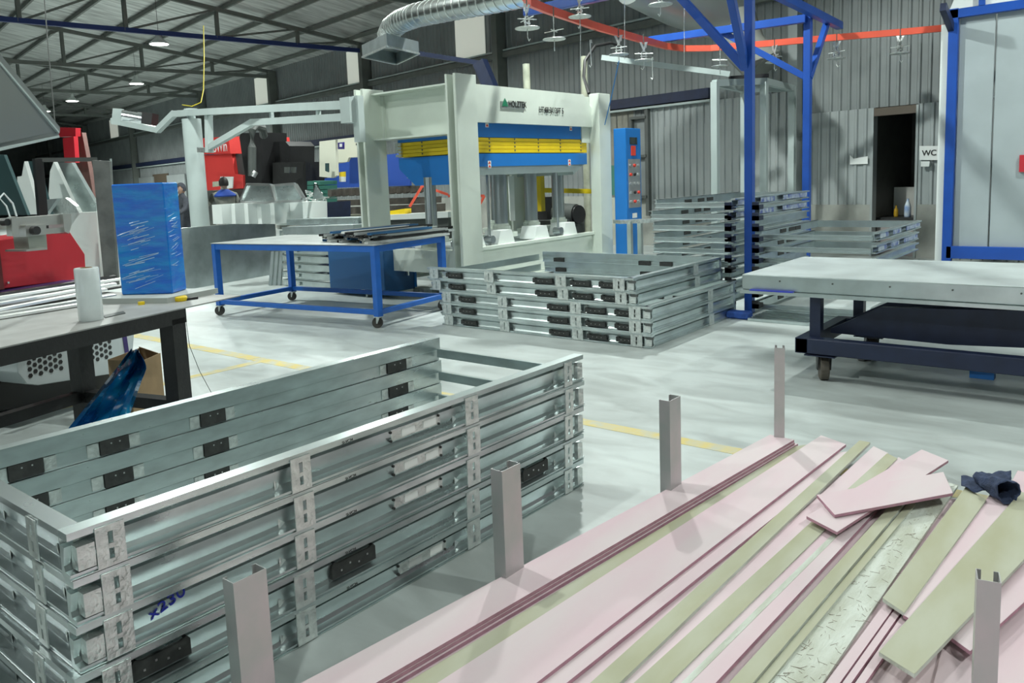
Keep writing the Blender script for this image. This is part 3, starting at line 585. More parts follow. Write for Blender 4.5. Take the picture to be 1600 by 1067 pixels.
# control cabinet
t = thing('control_cabinet', 'slim blue control cabinet with buttons and display, right of the press', 'cabinet', (10.3, 6.1, 0))
q = MB(); q.box(10.12, 5.92, .04, 10.55, 6.12, 2.09); q.build('cabinet_body', pblue, t, bevel=.006)
fy = 5.918
q = MB(); q.box(10.17, fy - .006, .95, 10.51, fy, 1.65); cpn = q.build('control_panel', mat('panel_silver', (.35, .38, .40), .4, .5), t)
q = MB(); q.box(10.23, fy - .008, 1.86, 10.43, fy, 1.96); q.build('display', glassd, t)
q = MB(); q.box(10.26, fy - .010, 1.70, 10.38, fy, 1.84, 0); q.build('power_switch', inkr, t)
for r_ in range(5):
    for c_ in range(3):
        q = MB(); x = 10.22 + .11 * c_; z = 1.56 - .13 * r_; q.cyl((x, fy - .006, z), (x, fy - .03, z), .022, 10); q.build('button', (inkr if (r_ + c_) % 4 == 1 else (black if (r_ * c_) % 2 else rivet)), cpn)
q = MB(); q.box(10.27, fy - .004, .80, 10.40, fy, .87); q.build('rating_label', white_lab, t)
# ---------------------------------------------------------------- blue table with casters
A_ = V((5.36, 6.02, 0)); D_ = V((6.50, 6.19, 0)); B_ = V((5.02, 8.36, 0)); C_ = B_ + (D_ - A_)
t = thing('work_table', 'blue steel work table on four casters, metal strips piled on it', 'table', A_ * 0 + (A_ + C_) / 2)
ub = (B_ - A_).normalized(); ua = (D_ - A_).normalized(); ZT = .845
def q4(a, b_, c, d, z0, z1): q = MB(); q.prism([V((p.x, p.y, z0)) for p in (a, b_, c, d)], (0, 0, z1 - z0)); return q
e1, e2 = ua * .04, ub * .04
q4(A_ - e1 - e2, D_ + e1 - e2, C_ + e1 + e2, B_ - e1 + e2, ZT - .008, ZT).build('table_top', mat('grey_table_top', (.42, .45, .44), .45, .3, var=.2, scale=5), t)
def rail_t(p, q_, z0, z1, n='frame_rail', w=.05):
    m_ = MB(); m_.beam(V((p.x, p.y, (z0 + z1) / 2)), V((q_.x, q_.y, (z0 + z1) / 2)), w, z1 - z0); m_.build(n, blue, t, bevel=.003)
for p, q_ in ((A_, B_), (A_, D_), (D_, C_), (B_, C_)):
    rail_t(p - e1 * 0, q_, ZT - .075, ZT - .008, 'top_rail', .06); rail_t(p, q_, .135, .185, 'bottom_rail')
for p in (A_, B_, C_, D_):
    m = MB(); m.box(p.x - .035, p.y - .035, .12, p.x + .035, p.y + .035, ZT - .01); m.build('leg', blue, t, bevel=.003)
    m = MB(); m.box(p.x - .04, p.y - .04, .112, p.x + .04, p.y + .04, .12); m.prism([(p.x - .02, p.y - .03, .112), (p.x - .02, p.y + .02, .112), (p.x - .02, p.y + .035, .045), (p.x - .02, p.y + .005, .045)], (.004, 0, 0)); m.prism([(p.x + .02, p.y - .03, .112), (p.x + .02, p.y + .02, .112), (p.x + .02, p.y + .035, .045), (p.x + .02, p.y + .005, .045)], (.004, 0, 0)); cf = m.build('caster_fork', galv_clip, t)
    m = MB(); m.cyl((p.x - .012, p.y + .01, .055), (p.x + .012, p.y + .03, .055), .055, 18); m.build('wheel', rubber, cf)
# strips piled on the blue table
smats = [mat('dark_trim', (.05, .05, .05), .35, .5), mat('bright_trim', (.80, .82, .80), .35, .5), mat('grey_trim', (.42, .44, .43), .4, .4), mat('blue_trim', (.05, .16, .32), .4, .3)]
snm = ['dark', 'bright', 'grey', 'bluish']
pos_w = ['at the front edge of the heap', 'low in the front of the heap', 'in the middle of the heap', 'toward the back of the heap', 'at the rear of the heap']
for k in range(44):
    s = k % 11; lay = k // 11; mi = (1, 2, 0, 1, 2, 1, 3, 2)[(k * 3 + lay) % 8]
    if lay == 3 and s % 2: continue
    y = 6.12 + .085 * s + random.uniform(-.015, .015); x0 = 5.36 + random.uniform(-.03, .16) + .012 * s; ln = 1.0 + random.uniform(-.1, .35); z = ZT + .002 + .029 * lay
    a = V((x0, y, z)); b_ = V((x0 + ln, y + random.uniform(-.02, .03), z))
    ex = V((0, .055, 0))
    m = MB(); m.prism([a, a + ex, a + ex + V((0, 0, .024)), a + ex * .9 + V((0, 0, .024)), a + ex * .9 + V((0, 0, .004)), a + ex * .1 + V((0, 0, .004)), a + ex * .1 + V((0, 0, .024)), a + V((0, 0, .024))], b_ - a)
    m.build('metal_strip', smats[mi], label='%s U-section strip, %s of the blue table heap, %s from its front edge' % (snm[mi], ('bottom layer', 'second layer', 'third layer', 'top layer')[lay], ('first', 'second', 'third', 'fourth', 'fifth', 'sixth', 'seventh', 'eighth', 'ninth', 'tenth', 'last')[s]), cat='strip', group='strips heaped on the blue table')
m = MB()
for k in range(24):
    a = V((5.38 + random.uniform(0, .25), 6.3 + random.uniform(-.2, .35), ZT + .055 + random.uniform(0, .03))); m.beam(a, a + V((random.uniform(-.12, .12), random.uniform(-.3, .3), random.uniform(-.01, .02))), .035, .012)
m.build('rubber_offcuts', black, label='heap of black rubber seal offcuts on the blue table', cat='offcuts', kind='stuff')
# ---------------------------------------------------------------- pink board pile
def quad_board(q, z, th, name, mt_, label, grp=None, cat='board', zs=None):
    """q: four corners on the horizontal plane z (top face)"""
    pts = [gp(x, y, z if zs is None else zs[i]) for i, (x, y) in enumerate(q)]
    c = sum(pts, V()) / 4
    m = MB(); n = len(pts)
    m.add(pts + [p - V((0, 0, th)) for p in pts], [(0, 1, 2, 3)], 0)
    m.f += [[7, 6, 5, 4]] + [[i, (i + 1) % 4, 4 + (i + 1) % 4, 4 + i] for i in range(4)]; m.m += [0] + [1] * 4
    return m.build(name, [mt_, pinkedge if mt_ is pink else gyps], label=label, cat=cat, group=grp, bevel=.0008)
def bl(name_mt, l, r, z, th, label, far=None):
    """l/r: two points each on the left and right edge (far, near); near ends run on below the frame"""
    def ext(a, b_):
        A, B = gp(*a, z), gp(*b_, z); return A, A + (B - A).normalized() * ((B - A).length + .35)
    a0, a1 = ext(*l); b0, b1 = ext(*r)
    m = MB(); P = [a0, b0, b1, a1]
    m.add(P + [p - V((0, 0, th)) for p in P], [(0, 1, 2, 3)], 0); m.f += [[7, 6, 5, 4]] + [[i, (i + 1) % 4, 4 + (i + 1) % 4, 4 + i] for i in range(4)]; m.m += [0] + [1] * 4
    mt_ = name_mt; return m.build('gypsum_board', [mt_, pinkedge if mt_ is pink else gyps], label=label, cat='board')
bl(pink, ((1203, 679), (470, 1067)), ((1241, 687), (587, 1067)), .094, .0125, 'long pink board topping the leftmost strip stack')
for k in range(3):
    z = .0805 - .0135 * k; o_ = .004 * (k + 1)
    A0, A1 = gp(1203, 679, .094), gp(470, 1067, .094); B0, B1 = gp(1241, 687, .094), gp(587, 1067, .094)
    d_ = (A1 - A0).normalized() * .3; s_ = V((0, -.003 - .006 * k, 0)); e_ = V((.03 * (k % 2), 0, 0))
    m = MB(); P = [A0 + e_, B0 + s_ + e_, B1 + d_ + s_, A1 + d_]; P = [V((p.x, p.y, z)) for p in P]
    m.prism(P, (0, 0, -.0125)); m.m = [0, 0, 1, 1, 1, 1]; m.build('gypsum_board', [pink, pinkedge], label=['pink board directly under the leftmost top board', 'third pink board down in the leftmost strip stack', 'lowest pink board of the leftmost strip stack'][k], cat='board', bevel=.0006)
# ground layer sheets
gl = MB(); P = [gp(1236, 694, .05), gp(1600, 750, .05), gp(1900, 1100, .05), gp(1100, 1400, .05), gp(560, 1150, .05)]
bl(tan, ((1243, 697), (634, 1067)), ((1292, 690), (720, 1067)), .0615, .0120, 'tan board showing between the leftmost stack and the widest pink one')
m = MB(); m.prism([V((3.66, .52, .0495)), V((3.8, -.9, .0495)), V((.7, -.9, .0495)), V((.9, .30, .0495))], (0, 0, .0125)); m.build('gypsum_board', pink, label='wide pink board forming the base layer at the right edge', cat='board')
m = MB(); m.box(.85, -.9, .0, 3.66, 1.20, .0485); m.box(.85, 1.20, 0, 3.66, 1.36, .039); m.build('board_stack', [pink], label='lower layers of stacked boards beneath all the strips', cat='boards', kind='stuff')
bl(pink, ((1283, 680), (683, 1067)), ((1322, 694), (838, 1067)), .076, .013, 'widest long pink board, second strip from the left')
bl(pink, ((1312, 706), (880, 1040)), ((1338, 705), (885, 1067)), .064, .012, 'narrow pink board showing beside the widest one')
bl(tan, ((1343, 688), (922, 1067)), ((1360, 691), (968, 1067)), .079, .013, 'tan board reaching farthest, left of the pink slabs')
bl(pink, ((1365, 697), (960, 1067)), ((1388, 708), (1000, 1067)), .067, .012, 'pink strip between two tan boards')
bl(tan, ((1386, 708), (990, 1067)), ((1402, 716), (1046, 1067)), .075, .013, 'tan board passing under the two loose slabs')
bl(pink, ((1404, 714), (1040, 1067)), ((1432, 730), (1118, 1067)), .070, .013, 'pink board with a torn white streak')
bl(gyps, ((1402, 735), (1064, 1067)), ((1408, 738), (1078, 1067)), .0710, .0012, 'torn white paper streak along the pink board')
bl(tan, ((1440, 735), (1139, 1067)), ((1453, 740), (1176, 1067)), .078, .013, 'narrow tan board, left of the torn gypsum area')
bl(tan, ((1456, 742), (1181, 1067)), ((1466, 745), (1200, 1067)), .070, .013, 'thinnest greyish tan board beside the torn gypsum')
bl(gyps, ((1462, 748), (1200, 1067)), ((1497, 758), (1285, 1067)), .062, .012, 'rough torn board with crumbled white gypsum')
bl(pink, ((1488, 800), (1290, 1067)), ((1500, 805), (1312, 1067)), .078, .013, 'narrow pink board edge running beneath the tan boards')
bl(pink, ((1500, 808), (1316, 1067)), ((1510, 812), (1330, 1067)), .075, .013, 'second narrow pink strip beneath the tan boards')
bl(pink, ((1512, 812), (1336, 1067)), ((1524, 818), (1352, 1067)), .072, .013, 'third narrow pink strip beneath the tan boards')
quad_board([(1509, 760), (1541, 781), (1413, 957), (1379, 934)], .105, .013, 'gypsum_board', tan, 'shorter tan board lying on top beside the denim cloth')
quad_board([(1556, 759), (1592, 766), (1452, 985), (1411, 960)], .098, .012, 'gypsum_board', pink, 'pink board between the two upper tan boards')
quad_board([(1595, 768), (1680, 790), (1429, 1053), (1373, 1018)], .118, .013, 'gypsum_board', tan, 'large tan board on top, broken lower end at bottom right')
quad_board([(1640, 800), (1700, 850), (1516, 1017), (1484, 994)], .098, .013, 'gypsum_board', pink, 'pink board jutting out right of the large tan one')
quad_board([(1590, 735), (1660, 745), (1640, 800), (1560, 790)], .088, .012, 'gypsum_board', pink, 'short pink board end behind the denim cloth')
quad_board([(1440, 702), (1482, 719), (1308, 831), (1260, 806)], .106, .0125, 'gypsum_slab', pink, 'lower loose pink slab pointing down left', cat='slab')
quad_board([(1276, 773), (1474, 737), (1489, 770), (1304, 804)], .122, .0125, 'gypsum_slab', pink, 'upper loose pink slab lying across the other', cat='slab')
m = MB(); P = gp(1440, 730, .07); 
# scratches and fibres on the torn board
m = MB()
for k in range(150):
    a = gp(random.uniform(1250, 1470), 0, .07) if False else None
    u = random.random(); l_ = (1462 + (1200 - 1462) * u, 748 + (1067 - 748) * u); r_ = (1497 + (1285 - 1497) * u, 758 + (1067 - 758) * u); v_ = random.random()
    p = gp(l_[0] + (r_[0] - l_[0]) * v_, l_[1] + (r_[1] - l_[1]) * v_, .0628); an = random.uniform(0, 6.28); ln = random.uniform(.008, .03)
    m.beam(p, p + V((math.cos(an) * ln, math.sin(an) * ln, random.uniform(0, .002))), .0007, .0007)
m.build('paper_fibres', mat('brown_fibre', (.22, .17, .13), .9), label='loose brown paper fibres scattered over the torn board', cat='fibres', kind='stuff')
# denim cloth
t = thing('denim_cloth', 'crumpled dark denim cloth rolled at the far end of the boards', 'cloth', gp(1550, 755, .1))
cl = MB(); vs = []; fs = []; n_ = 20; k_ = 22
ca, cb = gp(1530, 745, .145), gp(1577, 764, .165); ax = (cb - ca).normalized(); pa = ax.cross(V((0, 0, 1))).normalized(); pb = pa.cross(ax)
base_z = .112; ca.z = base_z + .030; cb.z = base_z + .040
for i in range(n_):
    u = i / (n_ - 1); c_ = ca.lerp(cb, u); r_ = .026 + .022 * u
    for j in range(k_):
        th = 2 * math.pi * j / k_; rr = r_ * (1 + .10 * math.sin(3 * th + 6 * u) + .07 * math.sin(7 * th - 9 * u) + .05 * math.sin(21 * u + th))
        p = c_ + pa * math.cos(th) * rr + pb * math.sin(th) * rr; p.z = max(p.z, base_z - .006); vs.append(p)
for i in range(n_ - 1):
    for j in range(k_): fs.append((i * k_ + j, i * k_ + (j + 1) % k_, (i + 1) * k_ + (j + 1) % k_, (i + 1) * k_ + j))
cl.add(vs, fs); o = cl.build('cloth_roll', denim, t, smooth=True); sm = o.modifiers.new('thick', 'SOLIDIFY'); sm.thickness = .003; sm.offset = -1
fl_ = MB(); vs = []; fs = []
for i in range(20):
    for j in range(10):
        u, v_ = i / 19, j / 9
        x = 1502 + 78 * u; y = (744 + 4 * math.sin(u * 5)) + (12 + 9 * math.sin(u * 3.1 + .3)) * v_
        p = gp(x, y, base_z + .004); p.z += .012 * (1 - v_) * math.sin(min(1, u * 1.6) * 1.57) + .005 * math.sin(u * 19 + v_ * 6) * math.sin(v_ * 7 + 1)
        vs.append(p)
for i in range(19):
    for j in range(9): a = i * 10 + j; fs.append((a, a + 10, a + 11, a + 1))
fl_.add(vs, fs); o = fl_.build('cloth_flap', denim, t, smooth=True); sm = o.modifiers.new('thick', 'SOLIDIFY'); sm.thickness = .003; sm.offset = 1
# upright studs
def stud(x, y, h, lab, rot=0., w=.10, d=.05, lean=0.):
    t_ = thing('steel_stud', lab, 'stud', (x, y, 0), rot, 'upright studs round the board pile')
    m = MB(); th = .0025
    pr_ = [(0, 0), (w, 0), (w, d), (w - .012, d), (w - .012, d - th), (w - th, d - th), (w - th, th), (th, th), (th, d - th), (.012, d - th), (.012, d), (0, d)]
    m.prism([(a, b_, 0) for a, b_ in pr_], (0, 0, h)); m.build('channel', stud_m, t_, local=True)
    m = MB(); m.box(-.03, -.0, 0, w + .03, d + .0, .004); m.build('foot_plate', stud_m, t_, local=True)
    return t_
def ztop(x, y, py):
    lo, hi = 0., 4.
    for _ in range(40):
        md = (lo + hi) / 2; v_ = V((x, y, md)) - O; yy = PPY - FPX * v_.dot(up) / v_.dot(fw)
        if yy > py: lo = md
        else: hi = md
    return lo
for (x, y, py, lab) in ((1.045, 1.79, 912, 'upright steel stud nearest the near frame stack, front left'), (1.985, 1.66, 737, 'upright steel stud in the middle of the left side of the boards'),
                        (2.985, 1.558, 627, 'third upright steel stud, beside the yellow floor line')):
    stud(x, y, ztop(x, y, py), lab)
stud(3.90, 1.455, ztop(3.9, 1.5, 542), 'farthest upright stud, narrow side toward the camera, at the board ends', rot=math.radians(-70), w=.05, d=.07)
stud(2.112, .297, ztop(2.15, .27, 900), 'dark upright stud at bottom right among the boards', rot=math.radians(-78), w=.05, d=.06)
# ---------------------------------------------------------------- booth on the right
BX = 12.0
t = thing('spray_booth', 'white panelled booth wall in a blue steel frame, right edge', 'booth', (12.3, 1, 0))
def bp_(n, m_, mt_, **k): return m_.build(n, mt_, t, **k)
yl = xp(1485, 200, BX).y; zt_ = xp(1490, 22, BX).z; zb_ = xp(1540, 395, BX).z; ys_ = xp(1551, 190, BX).y
m = MB(); m.box(BX - .05, yl - .06, 0, BX + .05, yl + .05, zt_ + .06); bp_('post', m, gblue, bevel=.004)
m = MB(); m.box(BX - .05, yl - 4, zt_ - .06, BX + .05, yl + .04, zt_ + .05); bp_('top_beam', m, gblue, bevel=.004)
m = MB(); m.box(BX - .05, yl - 4, zb_ - .08, BX + .05, yl + .0, zb_ + .08); bp_('bottom_beam', m, gblue, bevel=.004)
yy = yl - .06
for k in range(5):
    y1 = yy if k == 0 else yy; y0 = ys_ if k == 0 else yy - .75
    m = MB(); m.box(BX + .03, y0 + .012, zb_ + .06, BX + .07, y1 - .006, zt_ - .05); bp_('wall_panel', m, mat('booth_white', (.37, .425, .44), .42, .0, var=.12, scale=1.5), bevel=.006); yy = y0
m = MB(); m.box(BX + .0, yl + .05, 0, BX + .04, yl + .14, xp(1480, 38, BX).z); bp_('corner_trim', m, offw)
m = MB(); m.prism([(BX, yl + .05, zt_ + .06), (BX, yl - 3.5, zt_ + .06), (BX, yl - 3.5, zt_ + .7), (BX, yl - .2, zt_ + .7)], (.04, 0, 0)); bp_('hood_panel', m, offw)
m = MB(); m.box(BX - .055, yl - .35, zt_ + .05, BX - .01, yl - .28, zt_ + .7); bp_('upper_post', m, gblue)
m = MB(); m.beam((BX - .55, yl + .02, zt_ + .02), (BX, yl + .02, zt_ - .18), .07, .10); bp_('stub_arm', m, dblue)
m = MB(); a = xp(1597, 256, BX - .01); m.box(BX - .01, a.y - .1, a.z - .1, BX + .03, a.y + .03, a.z + .11); bp_('alarm_box', m, red)
# ---------------------------------------------------------------- things by the washroom
t = thing('washroom_sign', 'white sign reading WC beside the washroom doorway', 'sign', wray(1450, 245, .05))
a = wray(1437, 229, .05); b_ = wray(1468, 250, .05)
m = MB(); m.prism([wray(1437, 228, .05), wray(1468, 228, .05), wray(1467, 250, .05), wray(1437, 250, .05)], wn * .006); m.build('board', paper, t)
text('WC', .115, inkb, t, wray(1440.5, 243.5, .062), -wd, (0, 0, 1), bold=.002)
m = MB(); m.prism([wray(1441, 252, .05), wray(1455, 252, .05), wray(1454, 260, .05), wray(1441, 260, .05)], wn * .05); m.build('sensor_box', white, label='small white box fixed just under the WC sign', cat='box')
m = MB(); m.prism([wray(*q, .04) for q in ((1328, 242), (1334, 248), (1344, 246), (1356, 244), (1356, 256), (1328, 257))], wn * .003); m.build('paper_notice', paper, label='torn white paper notice on the wall left of the doorway', cat='notice')
t = thing('sink_cabinet', 'pinkish vanity cabinet with dark counter inside the washroom', 'cabinet', wp((DS0 + DS1) / 2, -.6, 0))
def in_box(a, b_, t0, t1, z0, z1, n, mt_): return wbox(a, b_, t0, t1, z0, z1).build(n, mt_, t)
in_box(DS0 - .01, DS1 + .01, -.82, -.80, .60, 1.05, 'splash_tiles', mat('tile_grey', (.5, .5, .47), .4))
in_box(DS0 - .01, DS1 + .01, -.72, -.2, .0, .56, 'carcass', mat('pink_laminate', (.36, .32, .31), .5))
in_box(DS0 - .01, DS1 + .01, -1.42, -.18, .56, .60, 'counter', black)
in_box(DS0 + .02, (DS0 + DS1) / 2 - .01, -.2, -.185, .08, .54, 'door_leaf', mat('pink_laminate2', (.42, .38, .37), .5)); in_box((DS0 + DS1) / 2 + .01, DS1 - .02, -.2, -.185, .08, .54, 'door_leaf', MT['pink_laminate2'])
in_box((DS0 + DS1) / 2 + .02, (DS0 + DS1) / 2 + .06, -.185, -.16, .30, .36, 'handle', black)
s = (DS0 + DS1) / 2
m = MB(); m.lathe([(.03, 0), (.035, .04), (.03, .11), (.012, .14), (.012, .17), (.02, .175)], wp((wray(1400, 335, -.4) - W0).dot(wd), -.4, .60), 12); m.build('soap_bottle', mat('amber_soap', (.5, .30, .02), .2), label='amber soap bottle on the washroom counter', cat='bottle', smooth=True)
m = MB(); m.lathe([(.045, 0), (.05, .02), (.05, .16), (.03, .22), (.018, .25), (.018, .28)], wp((wray(1418, 335, -.4) - W0).dot(wd), -.4, .60), 12); m.build('cleaner_bottle', mat('white_blue_plastic', (.6, .68, .75), .3, var=.9, scale=7, col2=(.05, .18, .5)), label='white and blue cleaner bottle on the washroom counter', cat='bottle', smooth=True)
# grey tube frame in front of the wall
t = thing('tube_frame', 'tall pale grey square-tube frame standing against the corrugated wall', 'frame', wp(5.6, .8, 0))
gf = mat('pale_grey_paint', (.36, .42, .41), .5)
def dz(px, py, D): return dp(px, py, D)
for x, y, D in ((1117, 128, 11.6), (1194, 128, 12.4), (1163, 135, 13.0), (1238, 135, 13.6)):
    a = dp(x, y, D); m = MB(); m.box(a.x - .045, a.y - .045, 0, a.x + .045, a.y + .045, a.z); m.build('leg', gf, t)
cs = [dp(1117, 130, 11.6), dp(1194, 127, 12.4), dp(1238, 138, 13.6), dp(1163, 140, 13.0)]
for i in range(4):
    m = MB(); m.beam(cs[i], cs[(i + 1) % 4], .08, .09); m.build('top_rail', gf, t)
m = MB(); a = dp(1140, 122, 12.2); b_ = dp(1200, 118, 12.4); m.beam(a, b_, .06, .05); m.build('lintel', black, t)
# electrical bits
g0_, g1_ = ws(987, 270), ws(964, 270); m = wbox(g0_, g1_, .02, .25, 1.02, 1.62); m.build('switch_box', green, label='green electrical switch box mounted beside the control cabinet', cat='box')
m = wbox(g0_, g1_, .02, .2, 0, 1.0); m.build('riser_duct', mat('cream_duct', (.40, .41, .35), .6), label='cream metal riser below the green switch box', cat='duct')
t = thing('wall_window', 'narrow steel window frame in the wall behind the press', 'window frame', wp(7.9, .1, .9))
s0, s1 = ws(1014, 200), ws(990, 200)
for a in ((s0 - .05, s0 + .03, .6, 2.68), (s1 - .03, s1 + .03, .9, 2.55)): wbox(a[0], a[1], .02, .1, a[2], a[3]).build('mullion', dgrey, t)
for z in (2.5, 1.75, .95): wbox(s0, s1, .02, .12, z, z + .05).build('transom', dgrey, t)
wbox(s0, s1, .0, .015, .98, 2.5).build('pane', wall_m, t)
# pipes and hose
for x, y0, y1, D, lab in ((822, 100, 150, 12.6, 'cream pipe rising behind the press head'), (912, 88, 160, 13.2, 'cream pipe rising behind the right end of the press')):
    a = dp(x, y0, D); m = MB(); m.cyl((a.x, a.y, 0), a, .055, 12); m.build('riser_pipe', pipe_c, label=lab, cat='pipe', smooth=True)
m = MB(); m.tube([dp(920, 146, 10.6), dp(912, 120, 10.8), dp(914, 95, 11), dp(930, 72, 11.2), dp(955, 67, 11.4), dp(968, 72, 11.5)], .022, 8); m.build('cable_conduit', cable_b, label='thick black cable looping above the press end', cat='cable', smooth=True)
# ducts
t = thing('extraction_duct', 'shiny spiral extraction duct bending down to a square hood', 'duct', gp(612, 60, 3.5))
ctr = dp(606, 80, 12.0); path = [dp(606, 72, 12.0), dp(606, 58, 12.0), dp(612, 44, 11.9), dp(626, 33, 11.6), dp(650, 24, 11.2), dp(700, 13, 10.4), dp(760, 1, 9.6), dp(830, -14, 8.9)]
m = MB(); m.tube(path, .155, 20); m.build('duct_pipe', chrome if False else mat('spiral_duct', (.60, .64, .63), .28, 1, var=.2, scale=3, bump=.3, bscale=8), t, smooth=True)
rb = MB()
for i in range(len(path) - 1):
    for k in range(5):
        p = path[i].lerp(path[i + 1], k / 5.0); d_ = (path[i + 1] - path[i]).normalized() * .012; rb.cyl(p - d_, p + d_, .162, 20)
rb.build('spiral_seam', galv_clip, t, smooth=True)
h0 = [dp(566, 85, 12.1), dp(606, 97, 11.2), dp(655, 88, 11.9), dp(618, 79, 12.9)]; h1 = [dp(568, 74, 12.1), dp(606, 78, 11.2), dp(654, 70, 11.9), dp(617, 68, 12.9)]
zb0 = sum(p.z for p in h0) / 4; zt0 = zb0 + .17
m = MB(); q0 = [V((p.x, p.y, zb0)) for p in h0]; q1 = [V((p.x, p.y, zt0)) for p in h0]
m.add(q0 + q1, [(0, 1, 5, 4), (1, 2, 6, 5), (2, 3, 7, 6), (3, 0, 4, 7), (4, 5, 6, 7)]); m.build('hood', galv_clip if False else zinc, t)
m = MB()
for i in range(4): m.beam(q0[i], q0[(i + 1) % 4], .03, .02)
m.build('hood_rim', galv_clip, t)
m = MB(); m.tube([dp(990, -30, 12.0), dp(1060, 5, 12.6), dp(1110, 22, 13.0), dp(1145, 32, 13.3)], .34, 24); m.build('round_duct', mat('dull_duct', (.34, .37, .36), .4, .7), smooth=True, label='fat round duct running high along the wall at top right', cat='duct')
m = MB(); m.tube([dp(1150, 30, 13.2), dp(1165, 75, 13.0), dp(1195, 105, 12.9)], .30, 20); m.build('fabric_duct', mat('fabric_duct', (.20, .21, .19), .8), smooth=True, label='dull sagging duct end above the grey tube frame', cat='duct')
m = MB(); m.beam(dp(940, 90, 13.0), dp(1140, 116, 13.0), .06, .08); m.build('pipe_support', grey, label='thin grey beam running behind the hangers along the wall', cat='beam')
m = MB(); m.beam(dp(655, 84, 13.4), dp(752, 99, 13.2), .10, .07); m.beam(dp(750, 97, 13.2), dp(768, 140, 13.1), .16, .2); m.build('blue_bracket', dblue, label='dark blue bent bracket rising behind the press head', cat='bracket')
# ---------------------------------------------------------------- jib crane
t = thing('jib_crane', 'pale grey jib crane with round post and long bent arm', 'crane', gp(311, 428, 0))
cm = mat('crane_grey', (.47, .54, .53), .42, var=.08, scale=3)
JD = 14.6; a = dp(299, 186, JD); gx, gy = a.x, a.y
m = MB(); m.cyl((gx, gy, 0), (gx, gy, a.z), .155, 24); m.build('post', cm, t, smooth=True)
m = MB(); m.cyl((gx, gy, a.z), (gx, gy, a.z + .12), .07, 14); m.cyl((gx, gy, a.z + .12), (gx, gy, a.z + .17), .11, 14); m.build('bearing', cm, t)
def arm(pts, D0, D1, x0, x1, w, h, n):
    P_ = [dp(x, y, D0 + (D1 - D0) * (x - x0) / (x1 - x0)) for x, y in pts]
    for i in range(len(P_) - 1):
        q = MB(); d_ = (P_[i + 1] - P_[i]).normalized() * (h * .25); q.beam(P_[i] - d_, P_[i + 1] + d_, w, h); q.build(n, cm, t)
arm([(540, 164), (470, 167), (298, 176), (272, 178), (247, 203), (177, 189)], 14.4, 9.6, 298, 548, .09, .10, 'upper_arm')
arm([(540, 183), (395, 191), (328, 230)], 14.4, 9.6, 298, 548, .08, .09, 'lower_arm')
arm([(326, 178), (327, 236)], 14.4, 9.6, 298, 548, .09, .10, 'arm_strut'); arm([(424, 172), (425, 188)], 14.4, 9.6, 298, 548, .04, .05, 'arm_strut'); arm([(497, 168), (498, 184)], 14.4, 9.6, 298, 548, .04, .05, 'arm_strut')
q = MB(); a = dp(549, 152, 9.7); b_ = dp(551, 192, 9.7); q.box(a.x - .08, a.y - .05, b_.z, a.x + .08, a.y + .12, a.z); q.build('arm_head', cm, t)
q = MB(); a = dp(559, 150, 9.7); b_ = dp(561, 222, 9.7); q.box(a.x - .05, a.y - .05, b_.z, a.x + .04, a.y + .05, a.z); q.build('pivot_tube', cm, t)
q = MB(); a = dp(318, 232, 14.2); b_ = dp(330, 238, 14.0); q.beam(dp(312, 234, 14.3), dp(330, 235, 14.0), .1, .08); q.build('locking_bracket', galv_clip, t)
hd_ = 16.4
q = MB(); q.prism([dp(x, y, hd_) for x, y in ((176, 169), (190, 170), (188, 196), (174, 194))], V((fw.x, fw.y, 0)) * .1); q.build('hoist_plate', cm, t)
q = MB(); q.cyl(dp(190, 181, hd_), dp(218, 186, hd_), .11, 16); q.cyl(dp(214, 186, hd_), dp(221, 187, hd_), .13, 16); q.build('hoist_motor', chrome, t, smooth=True)
q = MB(); q.prism([dp(x, y, hd_) for x, y in ((221, 174), (238, 177), (236, 197), (221, 195))], V((fw.x, fw.y, 0)) * .3); q.build('hoist_gearbox', black, t)
m = MB(); m.tube([dp(318, 40, 15.2), dp(319, 90, 15.0), dp(318, 140, 14.8), dp(314, 160, 14.6), dp(300, 166, 14.5), dp(285, 164, 14.8)], .009); m.build('yellow_cable', cable_y, label='yellow power cable dropping from the roof to the crane', cat='cable')
# ---------------------------------------------------------------- far machines on the left
def slab(name, poly, D, depth, mt_, parent=None, **k):
    """upright plate at horizontal distance D of its first corner, standing in a plane parallel to the long wall's equipment rows"""
    p0 = dp(*poly[0], D); P_ = [xp(x, y, p0.x) for x, y in poly]
    m_ = MB(); m_.prism(P_, (depth, 0, 0)); return m_.build(name, mt_, parent, **k)
t = thing('turret_punch', 'large red punching machine with white model lettering', 'machine', gp(350, 372, 0))
slab('cover_panel', [(357, 213), (314, 216), (316, 241), (360, 240)], 17.5, 1.5, lred, t)
slab('body_panel', [(362, 240), (316, 243), (318, 298), (380, 294), (380, 274), (367, 272)], 17.6, 1.6, lred, t)
slab('base', [(400, 294), (318, 299), (318, 345), (400, 345)], 17.5, 1.6, dgrey, t)
slab('door_panel', [(380, 240), (362, 241), (368, 274), (384, 276)], 17.4, .6, mat('machine_dark_grey', (.06, .065, .065), .5), t)
slab('notice', [(364, 276), (344, 276), (345, 296), (363, 294)], 17.3, .02, paper, t)
slab('label_plate', [(342, 283), (332, 284), (332, 292), (342, 291)], 17.3, .02, pipe_c, t)
a = dp(322, 240, 17.3); a = xp(324, 239, a.x - .01); text('-175Win', .30, inkw, t, (a.x - .03, a.y, a.z), (0, -1, 0), (0, 0, 1), xs=.72)
t = thing('punch_housing', 'black bulky machine housing with rounded top, right of the red machine', 'machine', gp(430, 372, 0))
slab('housing', [(407, 207), (376, 208), (374, 215), (383, 274), (384, 340), (410, 340)], 16.2, .6, black, t)
slab('head_block', [(452, 228), (446, 221), (408, 222), (408, 300), (452, 300)], 16.0, .6, black, t)
